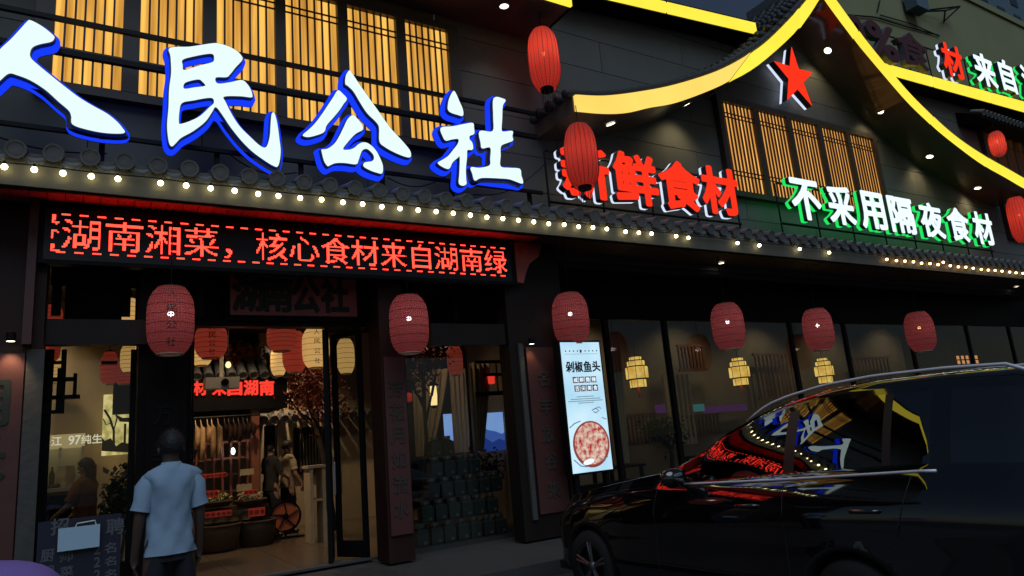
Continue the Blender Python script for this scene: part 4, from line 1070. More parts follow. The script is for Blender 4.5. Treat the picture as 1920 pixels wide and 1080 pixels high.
# host stand
x0, x1, z0, z1 = R_(578, 876, 604, 1016, 12.9)
hs = empty('host_stand', ((x0 + x1) / 2, 12.9, 0), 'narrow cream host stand just inside the open glass door', 'stand')
box('stand_panel', (x0, x0 + .06, 12.7, 13.1, 0, z1), 'card', hs); box('stand_panel', (x1 - .06, x1, 12.7, 13.1, 0, z1), 'card', hs); box('stand_top', (x0 - .03, x1 + .03, 12.68, 13.12, z1 + .002, z1 + .05), 'card', hs); box('shelf', (x0 + .062, x1 - .062, 12.7, 13.1, z1 * .55, z1 * .58), 'card', hs)
# far hall wall with small tiled eave, lattice window, doorway
YB = 16.2
xw0, xw1 = at(488, 850, YB).x, at(760, 850, YB).x
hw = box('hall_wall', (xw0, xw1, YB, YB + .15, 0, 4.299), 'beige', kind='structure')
ez = at(550, 785, YB - .3).z
x = xw0
while x < xw1: inst('barrel_tile', bt0, (x, YB - .4, ez), hw, rot=(math.radians(20), 0, 0)); x += .22
x0, x1, z0, z1 = R_(557, 804, 607, 885, YB - .02)
lw = box('lattice_window', (x0, x1, YB - .05, YB - .002, z0, z1), 'dimbeige', hw)
obj('window_frame', MB().box(x0 - .06, x0, YB - .09, YB - .003, z0 - .06, z1 + .06).box(x1, x1 + .06, YB - .09, YB - .003, z0 - .06, z1 + .06).box(x0, x1, YB - .09, YB - .003, z1, z1 + .06).box(x0, x1, YB - .09, YB - .003, z0 - .06, z0), 'black', lw)
for k in range(9): xx = x0 + (x1 - x0) * (k + .5) / 9; box('slat', (xx - .02, xx + .02, YB - .09, YB - .052, z0, z1), 'black', lw)
x0, x1, z0, z1 = R_(497, 797, 520, 960, YB - .02); box('doorway_dark_panel', (x0, x1, YB - .02, YB - .003, 0, z1), 'black', hw)  # flat black panel, the shade inside the doorway is only its colour
# projector
P_ = at(415, 719, 12.4); pj = empty('ceiling_projector', (P_.x, 12.4, 4.3), 'white projector hanging from the ceiling over the neon words', 'projector')
obj('projector_case', MB().box(P_.x - .26, P_.x + .26, 12.25, 12.55, P_.z - .09, P_.z + .09), 'white', pj); obj('lens', MB().lathe((P_.x + .03, 12.24, P_.z), [(.06, 0), (.06, -.03), (.001, -.03)], 16, 'y'), 'black', pj)
obj('mount_pole', MB().tube([(P_.x, 12.4, P_.z + .09), (P_.x, 12.4, 4.3)], .03, 8), 'white', pj)
# hall lighting: visible lamps as glowing discs in the ceiling
for i, (x, y, e_) in enumerate(((2.2, 12.6, 190), (3.6, 15.0, 260), (1.9, 11.3, 22), (4.6, 13.6, 40), (5.3, 11.1, 45))):
    downlight((x, y, 4.296), bpy.data.objects['interior_ceiling'], r=.08); spot((x, y, 4.25), (0, .12, -1), e_, (1, .72, .42), 110)
pg = empty('glass_globe_lamp', tuple(at(437, 846, 14.2)), 'bare white bulb glowing in front of the stall lattice', 'lamp')
obj('lamp_glass', MB().lathe(tuple(at(437, 846, 14.0)), [(.001, -.06), (.02, -.05), (.032, -.02), (.032, .02), (.02, .05), (.001, .06)], 12), 'lanbulb', pg, True)
obj('lamp_cord', MB().tube([at(437, 836, 14.0), (at(437, 836, 14.0).x, 14.0, cz)], .006, 5), 'black', pg)

P_ = at(428, 684, 13.2); wl_ = empty('warm_bulb', tuple(P_), 'small warm bulb shining among the red maple boughs above the stall', 'lamp')
obj('lamp_glass', MB().lathe(tuple(P_), [(.001, -.06), (.04, -.04), (.05, 0), (.03, .05), (.001, .06)], 12), 'lampglow', wl_, True); obj('lamp_cord', MB().tube([P_ + Vector((0, 0, .06)), (P_.x, P_.y, 4.3)], .005, 5), 'black', wl_)
# maple foliage inside
def foliage(c, r, n, m_, size=.05):
    mb = MB()
    for i in range(n):
        cl = i % 9; rr = random.Random(cl * 77 + int(c[0] * 10))
        cc_ = Vector(c) + Vector((rr.uniform(-.7, .7) * r[0], rr.uniform(-.7, .7) * r[1], rr.uniform(-.7, .7) * r[2]))
        p_ = cc_ + Vector((random.gauss(0, .3) * r[0], random.gauss(0, .3) * r[1], random.gauss(0, .28) * r[2]))
        a = Vector((random.uniform(-1, 1), random.uniform(-1, 1), random.uniform(-1, 1))).normalized(); b = a.cross(Vector((random.uniform(-1, 1), random.uniform(-1, 1), random.uniform(-1, 1)))).normalized()
        s_ = size * random.uniform(.6, 1.3)
        mb.add([p_ - a * s_, p_ + b * s_ * .5, p_ + a * s_, p_ - b * s_ * .5], [(0, 1, 2, 3)])
    return mb
def tree(name, base, c, r, n, leaf_m, label, size=.05, cat='tree'):
    b = Vector(base); c = Vector(c); root = empty(name, base, label, cat)
    mid = b.lerp(c, .55) + Vector((.08, 0, 0))
    obj('trunk', MB().tube([b, mid, c], [.07 * r[0] / .6, .05 * r[0] / .6, .02], 8), 'bark', root, True)
    for k in range(6):
        a = k * 1.1; e2 = c + Vector((math.cos(a) * r[0] * .8, math.sin(a) * r[1] * .8, random.uniform(-.3, .5) * r[2]))
        obj('branch', MB().tube([mid.lerp(c, .2 + .1 * k), (mid + e2) / 2 + Vector((0, 0, .1)), e2], [.025, .018, .006], 6), 'bark', root, True)
    obj('leaves', foliage(c, r, n, leaf_m, size), leaf_m, root, recalc=False, kind='stuff')
P_ = at(575, 735, 14.2); tree('maple_tree', (P_.x + .5, 14.3, 0), tuple(P_), (.75, .5, .65), 3200, 'leafred', 'red leaved indoor maple between the stall and the glass door', .045)
P_ = at(430, 672, 13.2); tree('maple_tree', (P_.x + .1, 14.6, 2.9), (P_.x, 14.5, P_.z + .2), (.8, .4, .3), 2000, 'leafred', 'red leaved maple boughs above the stall canopy behind the projector', .045)
P_ = at(790, 680, 10.9); tree('maple_tree', (P_.x - .15, 10.9, 0), tuple(P_), (.42, .3, .38), 800, 'leafred', 'dark red maple just behind the glass beside the second netted lantern', .045)
P_ = at(222, 925, 10.6); tree('potted_shrub', (P_.x, 10.6, .0), tuple(P_), (.22, .25, .36), 420, 'leafgreen', 'dark leafy shrub behind the left window beside the black pillar', .05, 'shrub')
P_ = at(1250, 815, 11.2); tree('potted_shrub', (P_.x, 11.2, .3), tuple(P_), (.55, .3, .35), 500, 'leafgreen', 'dark leafy shrub behind the dining glass above the car bonnet', .05, 'shrub')
P_ = at(915, 875, 11.0); tree('potted_shrub', (P_.x, 11.0, .6), tuple(P_), (.35, .2, .25), 300, 'leafgreen', 'small green plant behind the top of the jar pyramid', .045, 'plant')

# curtains, pendant and blue screens behind the jar window
def curtain(x0, x1, y, z0, z1, n, sag, label, side):
    mb = MB(); cols = n * 6; rows = 10; vs = []
    for j in range(rows + 1):
        v = j / rows
        pinch = 1 - sag * (1 - abs(2 * v - .9)) if sag else 1
        for i in range(cols + 1):
            u = i / cols; w_ = (x1 - x0) * max(.25, 1 - sag * v ** 1.2)
            x = (x0 + u * w_) if side < 0 else (x1 - u * w_)
            vs.append((x, y + .05 * math.sin(u * n * 2 * PI) * (1 - .3 * v), z1 - (z1 - z0) * v))
    fs = [(j * (cols + 1) + i, j * (cols + 1) + i + 1, (j + 1) * (cols + 1) + i + 1, (j + 1) * (cols + 1) + i) for j in range(rows) for i in range(cols)]
    o = obj('curtain', mb.add(vs, fs), 'curtain', smooth=True, recalc=False); tag(o, label, 'curtain')
X_ = lambda px_, Y: at(px_, 760, Y).x
zc0, zc1 = at(850, 850, 11.8).z, at(850, 690, 11.8).z
curtain(X_(775, 11.9), X_(845, 11.9), 11.9, zc0, zc1, 5, .6, 'beige curtain gathered to the right of the pendant lamp'.replace('right', 'left'), -1)
curtain(X_(846, 12.0), X_(880, 12.0), 12.0, zc0, zc1, 4, .15, 'narrow beige curtain hanging straight behind the window post', -1)
curtain(X_(886, 11.05), X_(925, 11.05), 11.05, zc0, zc1, 4, .65, 'beige curtain gathered beside the blue mountain screen', -1)
P_ = at(813, 742, 11.3); pl = empty('pendant_lantern', tuple(P_), 'slim glowing hexagonal pendant lantern among the beige curtains', 'lamp')
obj('lamp_shade', MB().lathe(tuple(P_), [(.001, -.17), (.06, -.17), (.07, 0), (.06, .17), (.001, .17)], 6), 'lampglow', pl); obj('lamp_cap', MB().lathe((P_.x, P_.y, P_.z + .17), [(.10, .001), (.12, .02), (.02, .08), (.001, .08)], 6), 'blackwood', pl)
obj('lamp_cord', MB().tube([(P_.x, P_.y, P_.z + .2), (P_.x, P_.y, 4.3)], .006, 5), 'black', pl); obj('lamp_foot', MB().lathe((P_.x, P_.y, P_.z - .17), [(.08, -.001), (.05, -.04), (.001, -.06)], 6), 'blackwood', pl)
M['screenblue'] = em('screen_sky', (0.24, 0.40, 1.0), .9, scale=1.2, col2=(.30, .52, 1.0)); M['mount1'] = em('screen_mountain_far', (0.06, 0.13, 0.50), .9); M['mount2'] = em('screen_mountain_near', (0.02, 0.05, 0.28), .9)
x0, x1, z0, z1 = R_(898, 772, 948, 848, 11.25)
sc = empty('wall_screen', ((x0 + x1) / 2, 11.25, z0), 'bright blue screen showing layered mountains, seen right of the curtains', 'screen')
box('screen_face', (x0, x1, 11.25, 11.28, z0, z1), 'screenblue', sc)
Q = lambda u, v: (x0 + (x1 - x0) * u, z0 + (z1 - z0) * v)
obj('mountain', MB().prism([[Q(0, .2), Q(1, .15), Q(1, .5), Q(.8, .42), Q(.6, .5), Q(.35, .55), Q(.15, .66), Q(0, .6)]], 11.242, 11.249), 'mount1', sc)
obj('mountain', MB().prism([[Q(0, .0), Q(1, .0), Q(1, .2), Q(.7, .3), Q(.45, .22), Q(.2, .38), Q(0, .4)]], 11.234, 11.241), 'mount2', sc)
x0, x1, z0, z1 = R_(836, 775, 858, 842, 12.7); o = box('wall_screen', (x0, x1, 12.7, 12.73, z0, z1), 'screenblue'); tag(o, 'narrow pale blue lit screen between the two left curtains', 'screen')
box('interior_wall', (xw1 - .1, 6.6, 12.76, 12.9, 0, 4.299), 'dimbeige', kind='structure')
lt_ = empty('hanging_lattice', (X_(915, 11.4), 11.4, at(915, 740, 11.4).z), 'dark square hanging lattice with a little red lamp behind the jar window', 'lattice')
bars('lattice_bar', [((893, 676), (898, 740)), ((908, 676), (913, 740)), ((930, 676), (936, 740)), ((893, 676), (950, 680)), ((893, 735), (950, 740)), ((908, 700), (950, 704))], 10.9, 'blackwood', .04, lt_)
P_ = at(921, 711, 11.0); o = obj('small_red_lamp', MB().lathe(tuple(P_), [(.001, -.09), (.06, -.08), (.065, .08), (.001, .09)], 10), 'neon', smooth=True); tag(o, 'tiny glowing red lamp hanging inside the dark square lattice', 'lamp')
P_ = at(766, 745, 12.3); o = obj('small_red_lamp', MB().lathe(tuple(P_), [(.001, -.09), (.07, -.07), (.07, .07), (.001, .09)], 10), 'lan_bright', smooth=True); tag(o, 'dim red lamp left of the pendant lantern, near the second post', 'lamp')

# jars of pickles stacked as a pyramid
jz0 = .20; jY = 10.15
sl_ = empty('jar_shelf', (at(860, 1045, 10.1).x, jY, 0), 'low grey display slab under the stacked glass jars', 'shelf')
box('shelf_slab', (at(752, 1050, 9.95).x, at(958, 1050, 9.95).x + .5, 9.9, 10.75, -.03, .03), 'stone', sl_); 
jr = empty('glass_jar', (0, 0, 0), 'square glass jar of pickles', 'jar', 'glass jars stacked in a pyramid')
jw = .190; hh = .318
body = MB().add([(-jw / 2 + .01, -jw / 2 + .01, 0), (jw / 2 - .01, -jw / 2 + .01, 0), (jw / 2 - .01, jw / 2 - .01, 0), (-jw / 2 + .01, jw / 2 - .01, 0),
                 (-jw / 2, -jw / 2, .03), (jw / 2, -jw / 2, .03), (jw / 2, jw / 2, .03), (-jw / 2, jw / 2, .03), (-jw / 2, -jw / 2, hh * .66), (jw / 2, -jw / 2, hh * .66), (jw / 2, jw / 2, hh * .66), (-jw / 2, jw / 2, hh * .66),
                 (-.045, -.045, hh * .80), (.045, -.045, hh * .80), (.045, .045, hh * .80), (-.045, .045, hh * .80)],
                [(0, 3, 2, 1)] + [(a + 4 * k, (a + 1) % 4 + 4 * k, (a + 1) % 4 + 4 * k + 4, a + 4 * k + 4) for k in range(3) for a in range(4)] + [(12, 13, 14, 15)])
M['jarbody'] = mat('pickle_jar_glass', (0.060, 0.070, 0.064), 0.10, var=.35, scale=9, spec=.8)
M['jarlid'] = mat('jar_lid', (0.30, 0.30, 0.28), .3, .8); M['jarlabel'] = mat('jar_label', (0.16, 0.16, 0.15), .7)
obj('jar_body', body, 'jarbody', jr); obj('lid', MB().lathe((0, 0, 0), [(.045, hh * .80), (.068, hh * .82), (.068, hh - .01), (.001, hh - .008)], 14), 'jarlid', jr)
lb = obj('label', MB().prism([[(.01, .03), (.055, .03), (.055, .075), (.01, .075)]], -jw / 2 - .004, -jw / 2 - .001), 'jarlabel', jr)
rows = [(778, 962, 7), (795, 962, 6), (815, 958, 6), (829, 925, 4), (836, 880, 2)]
first = True; z = .032
rn = ['bottom', 'second', 'third', 'fourth', 'top']
for r_, (xa, xb, n_) in enumerate(rows):
    a, b = at(xa, 1000, 10.1).x, at(xb, 1000, 10.1).x
    for k in range(n_):
        x = a + jw / 2 + k * (jw + .035) + random.uniform(-.008, .008)
        lab = 'square glass jar, number %s from the left in the %s row of the pyramid' % (['one', 'two', 'three', 'four', 'five', 'six', 'seven'][k], rn[r_])
        pos = (x, 10.10 + r_ * .11, z)
        if first: jr.location = pos; W[jr.name] = Vector(pos); jr['label'] = lab; first = False
        else: dup(jr, pos, lab)
    z += hh
    if r_ < 4: box('step_board', (a - .03, a + n_ * (jw + .02) + .02, 9.98 + (r_ + 1) * .11, 10.74, z - .012, z - .001), 'stone', sl_)

# ------------------------------------------------------------------ dining room
def palace(px_, py_, Y, label):
    P_ = at(px_, py_, Y); r = empty('palace_lantern', (P_.x, Y, P_.z - .3), label, 'lantern', 'tiered yellow palace lanterns in the dining room')
    tiers = [(.18, -.34, -.16), (.245, -.15, .12), (.195, .13, .25), (.135, .26, .34)]
    for rr, a, b in tiers:
        obj('silk_panel', MB().lathe((P_.x, Y, P_.z), [(rr * .94, a), (rr, a + .02), (rr, b - .02), (rr * .94, b)], 8), 'palace', r)
        fr_ = MB()
        for k in range(8):
            t = 2 * PI * k / 8; fr_.tube([(P_.x + (rr + .004) * math.cos(t), Y + (rr + .004) * math.sin(t), P_.z + a), (P_.x + (rr + .004) * math.cos(t), Y + (rr + .004) * math.sin(t), P_.z + b)], .007, 4)
        for zz_ in (a, b): fr_.lathe((P_.x, Y, P_.z + zz_), [(rr + .01, -.008), (rr + .01, .008), (rr - .02, .008), (rr - .02, -.008), (rr + .01, -.008)], 8)
        obj('tier_frame', fr_, 'redwood', r)
    obj('lantern_cord', MB().tube([(P_.x, Y, P_.z + .3), (P_.x, Y, 4.3)], .008, 5), 'black', r)
    obj('tassel', MB().tube([(P_.x, Y, P_.z - .3), (P_.x, Y, P_.z - .36), (P_.x, Y, P_.z - .55)], [.01, .025, .018], 8), 'redpaper', r)
palace(1194, 698, 11.6, 'tiered yellow palace lantern right of the tall poster light box'); palace(1386, 697, 11.7, 'tiered yellow palace lantern half hidden by the dining window mullion'); palace(1545, 695, 11.7, 'tiered yellow palace lantern behind the dark netted lantern with no mullion across')
def screen(a_, b_, c_, d_, Y, n_, label, m_='redwood'):
    x0, x1, z0, z1 = R_(a_, b_, c_, d_, Y)
    r = empty('slatted_panel', ((x0 + x1) / 2, Y, z0), label, 'screen')
    box('top_rail', (x0, x1, Y, Y + .05, z1, z1 + .06), m_, r); box('bottom_rail', (x0, x1, Y, Y + .05, z0 - .06, z0), m_, r)
    for k in range(n_): xx = x0 + (x1 - x0) * (k + .5) / n_; box('slat', (xx - .022, xx + .022, Y + .005, Y + .045, z0, z1), m_, r)
M['slatwood'] = mat('brown_slat', (0.16, 0.07, 0.04), .5, var=.3)
screen(1425, 665, 1492, 745, 12.3, 11, 'brown slats standing in for a lattice reflection right of the second palace lantern', 'slatwood'); screen(1603, 672, 1668, 740, 12.3, 11, 'brown slats standing in for a lattice reflection right of the third palace lantern', 'slatwood')  # both built in place of window lattice reflected in the glass
screen(1172, 778, 1232, 832, 11.9, 9, 'low reddish slatted bench back behind the first palace lantern', 'slatwood'); screen(1275, 650, 1320, 692, 12.0, 8, 'short slatted panel high between the first and second palace lanterns', 'slatwood')
screen(1283, 778, 1350, 815, 11.9, 10, 'low slatted bench back behind the car windscreen', 'slatwood')
M['cyan'] = em('teal_reflection', (0.03, 0.12, 0.12), 1.0); M['violet'] = em('violet_reflection', (0.05, 0.015, 0.07), 1.0)  # glowing colours painted in for reflections on the dining glass
lb_ = empty('reflection_band', (at(1300, 765, 12.4).x, 12.4, at(1300, 770, 12.4).z), 'teal and violet glowing panels standing in for reflections in the dining glass', 'reflection')
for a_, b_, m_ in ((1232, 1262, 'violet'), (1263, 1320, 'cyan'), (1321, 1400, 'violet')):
    x0, x1, z0, z1 = R_(a_, 757, b_, 775, 12.4); box('reflection_band_panel', (x0, x1, 12.4, 12.45, z0, z1), m_, lb_)
curtain(at(1140, 700, 11.2).x, at(1168, 700, 11.2).x, 11.2, .8, 3.4, 4, .3, 'grey beige curtain beside the first palace lantern', -1)
curtain(at(1240, 700, 11.9).x, at(1290, 700, 11.9).x, 11.9, 1.0, 2.6, 6, .0, 'pleated grey curtain between the first and second dining windows', -1)
# brick pier and lit lattice at the far end
x0, x1, z0, z1 = R_(1742, 650, 1772, 770, 10.9)
bp = empty('brick_pier', ((x0 + x1) / 2, 10.9, 0), 'grey brick pier behind the glass below the right end lantern', 'pier')
box('mortar_core', (x0 + .01, x1 - .01, 10.92, 11.3, 0, 3.6), 'stone', bp)
bm_ = meshof(MB().box(-.11, .11, 0, .02, -.033, .033), 'brick'); z = .05; r_ = 0
while z < 3.5:
    x = x0 + (.12 if r_ % 2 else 0.0)
    while x + .1 < x1:
        inst('brick', bm_, (x + .115, 10.9 + random.uniform(-.004, .004), z + .035), bp); x += .232
    z += .078; r_ += 1
x0, x1, z0, z1 = R_(1798, 665, 1835, 692, 11.6)
M['orangeglow'] = em('orange_glow', (1.0, 0.42, 0.16), .9)
ol = empty('lit_lattice', ((x0 + x1) / 2, 11.6, z0), 'small orange glowing lattice window beyond the brick pier', 'window')
for k in range(5):
    for j in range(3):
        xa, xb = x0 + (x1 - x0) * (k + .15) / 5, x0 + (x1 - x0) * (k + .6) / 5; za, zb = z0 + (z1 - z0) * (j + .1) / 3, z0 + (z1 - z0) * (j + .85) / 3
        box('lattice_pane', (xa, xb, 11.6, 11.62, za, zb), 'orangeglow', ol)
for i, x in enumerate((9.5, 12.5, 15.5, 18.5, 21.5)):
    downlight((x, 11.5, 4.296), bpy.data.objects['interior_ceiling'], r=.07); spot((x, 11.5, 4.25), (0, .25, -1), 48, (1, .78, .50), 120)
for i in range(4):
    x = 9.2 + 2.6 * i
    tb_ = empty('dining_table', (x, 11.3, 0), 'dark square dining table by the window, %s from the poster light box' % ['first', 'second', 'third', 'fourth'][i], 'table')
    box('table_top', (x - .45, x + .45, 10.95, 11.65, .72, .76), 'wood', tb_); 
    for a in (-.38, .38):
        for b in (-.28, .28): box('leg', (x + a - .03, x + a + .03, 11.3 + b - .03, 11.3 + b + .03, 0, .719), 'wood', tb_)

# ------------------------------------------------------------------ poster light box
Yq = 8.6
x0, x1 = .716 * Yq, .803 * Yq; z0, z1 = sz(-.070, Yq), sz(.157, Yq)
lbx = empty('poster_light_box', ((x0 + x1) / 2, Yq + .1, 0), 'tall glowing pale blue poster of 剁椒鱼头 with a red chilli bowl beside the pillar', 'light box')
box('cabinet', (x0 - .03, x1 + .03, Yq + .001, Yq + .16, z0 - .03, z1 + .03), 'black', lbx)
box('poster', (x0, x1, Yq - .008, Yq, z0, z1), 'poster', lbx)
box('leg', (x0 + .05, x0 + .12, Yq + .03, Yq + .12, 0, z0 - .031), 'black', lbx); box('leg', (x1 - .12, x1 - .05, Yq + .03, Yq + .12, 0, z0 - .031), 'black', lbx); box('foot_plate', (x0 - .02, x1 + .02, Yq - .1, Yq + .3, -.004, .02), 'black', lbx)
U = lambda u, v: (x0 + (x1 - x0) * u, z0 + (z1 - z0) * v)
def ink_text(s_, u0, u1, v, h_, m_='ink', off=.02, yy=Yq - .012):
    n_ = len(s_)
    for k, ch in enumerate(s_):
        t = MB()
        a = U(u0 + (u1 - u0) * (k + .06) / n_, v); b = U(u0 + (u1 - u0) * (k + .94) / n_, v + h_)
        put_glyph(t, ch, a[0], b[0], a[1], b[1], yy, Yq - .009 if yy > Yq - .014 else yy + .003, off); obj('character', t, m_, lbx, recalc=False)
ink_text('剁椒鱼头', .07, .97, .765, .082, off=.03)
for row, (s_, v) in enumerate((('咸鲜微辣', .678), ('舌尖美食', .612))):
    for k, ch in enumerate(s_):
        a = U(.22 + .155 * k + .02 * row, v); b = U(.22 + .155 * k + .02 * row + .135, v + .048)
        box('seal_square', (a[0], b[0], Yq - .012, Yq - .0095, a[1], b[1]), 'maroon', lbx)
        t = MB(); put_glyph(t, ch, a[0] + .012, b[0] - .012, a[1] + .012, b[1] - .012, Yq - .016, Yq - .013, .014); obj('seal_letter', t, 'lwhite2', lbx, recalc=False)
lines = MB()
for k, (u0, u1, v) in enumerate(((.28, .72, .568), (.12, .88, .55), (.06, .94, .534), (.3, .7, .519))):
    n_ = int((u1 - u0) * 40)
    for q_ in range(n_):
        a = U(u0 + (u1 - u0) * q_ / n_, v); lines.box(a[0], a[0] + .011, Yq - .011, Yq - .009, a[1], a[1] + .012)
for q_ in range(9):
    a = U(.1 + q_ * .1, .925); lines.box(a[0], a[0] + .02, Yq - .011, Yq - .009, a[1], a[1] + .02)
a = U(.08, .905); lines.box(a[0], U(.92, 0)[0], Yq - .011, Yq - .009, a[1], a[1] + .004)
obj('small_print', lines, 'ink', lbx, kind='stuff')
a = U(.47, .915); box('small_seal', (a[0], a[0] + .03, Yq - .014, Yq - .0115, a[1], a[1] + .05), 'maroon', lbx)
# bowl print
M['dish'] = em('chilli_dish_print', (0.50, 0.02, 0.02), .9, scale=13, col2=(0.85, 0.72, 0.58)); M['dishrim'] = em('bowl_rim_print', (0.33, 0.07, 0.05), .8); M['inkwash'] = em('ink_wash_print', (0.12, 0.22, 0.34), .9)
ca = U(.52, .205); rr = (x1 - x0) * .46
obj('bowl_rim', MB().lathe((ca[0], Yq - .011, ca[1]), [(.001, -.002), (rr, -.002), (rr, .001), (.001, .001)], 36, 'y'), 'dishrim', lbx)
obj('chilli_fish', MB().lathe((ca[0], Yq - .015, ca[1] + .01), [(.001, -.001), (rr * .90, -.001), (rr * .9, .0015), (.001, .0015)], 36, 'y'), 'dish', lbx)
sw = MB(); 
sw.prism([[*[U(.40 + .13 * math.cos(q_) + .05 * math.sin(q_), .075 + .022 * math.sin(q_)) for q_ in np.linspace(0, 2 * PI, 14)[:-1]]]], Yq - .022, Yq - .018); obj('porcelain_spoon', sw, 'lwhite2', lbx)
for P_, r_ in (([(.02, .34), (.15, .37), (.30, .385)], .010), ([(.86, .40), (.97, .385)], .008), ([(.62, .46), (.72, .475), (.80, .455), (.72, .44), (.66, .45)], .010), ([(.70, .47), (.80, .485), (.86, .47)], .008), ([(.05, .10), (.2, .05), (.35, .04)], .010), ([(.72, .07), (.9, .10)], .008)):
    obj('ink_stroke', MB().tube([(U(u, v)[0], Yq - .012, U(u, v)[1]) for u, v in P_], r_ * .8, 6), 'inkwash', lbx)

# ------------------------------------------------------------------ recruitment board, paper, umbrella
Yb = 8.3
x0, x1, z0, z1 = R_(62, 962, 228, 1150, Yb)
rb = empty('recruitment_board', ((x0 + x1) / 2, Yb + .1, 0), 'dark board advertising for cooks 招聘 厨师 2名 left of the man in blue', 'notice board')
box('board_panel', (x0, x1, Yb, Yb + .03, z0, z1), 'boarddark', rb); 
for x in (x0 + .05, x1 - .09): box('leg', (x, x + .04, Yb + .031, Yb + .07, 0, z1 - .1), 'black', rb)
def px_text(s_, px0, py0, cwp, hp, gap, m_, Y, parent, off=.02):
    for k, ch in enumerate(s_):
        if ch == ' ': continue
        t = MB()
        a, b, c_, d_ = R_(px0 + k * (cwp + gap), py0 - hp + k * 0.0, px0 + k * (cwp + gap) + cwp, py0, Y)
        put_glyph(t, ch, a, b, c_, d_, Y - .006, Y - .001, off); obj('character', t, m_, parent, recalc=False)
px_text('招聘', 95, 1004, 34, 34, 70, 'boardink', Yb, rb)
px_text('厨师', 76, 1055, 26, 26, 10, 'boardink', Yb, rb); px_text('名', 196, 1038, 22, 22, 0, 'boardink', Yb, rb); px_text('2', 176, 1040, 12, 20, 0, 'boardink', Yb, rb)
px_text('配菜', 76, 1082, 26, 22, 10, 'boardink', Yb, rb); px_text('名', 196, 1062, 22, 20, 0, 'boardink', Yb, rb); px_text('2', 176, 1064, 12, 20, 0, 'boardink', Yb, rb); px_text('2', 176, 1088, 12, 20, 0, 'boardink', Yb, rb); px_text('名', 196, 1086, 22, 20, 0, 'boardink', Yb, rb)
x0, x1, z0, z1 = R_(107, 983, 188, 1036, Yb - .1)
ps = empty('folder', ((x0 + x1) / 2, Yb - .06, z0), 'pale blue paper folder with a wire handle hung over the dark recruitment board', 'folder')
box('paper_sheet', (x0, x1, Yb - .06, Yb - .035, z0, z1), 'paper', ps); obj('wire_handle', MB().tube([(x0 + .14, Yb - .05, z1), (x0 + .15, Yb - .05, z1 + .03), (x0 + .30, Yb - .05, z1 + .04), (x0 + .31, Yb - .05, z1)], .006, 6), 'white', ps)
P_ = at(-22, 1054, 5.2); ub = empty('umbrella', (P_.x, 5.2, .0), 'open purple umbrella at the bottom left corner', 'umbrella')
prof = [((.38) * math.sin(t), -.38 * .55 * (1 - math.cos(t)) ) for t in np.linspace(0.001, 1.35, 8)]
obj('canopy', MB().lathe((P_.x, 5.2, P_.z), prof, 24), 'purple', ub, True); obj('shaft', MB().tube([(P_.x, 5.2, P_.z), (P_.x, 5.2, .02)], .008, 6), 'black', ub); obj('ferrule', MB().tube([(P_.x, 5.2, P_.z - .005), (P_.x, 5.2, P_.z + .05)], [.012, .004], 6), 'black', ub)

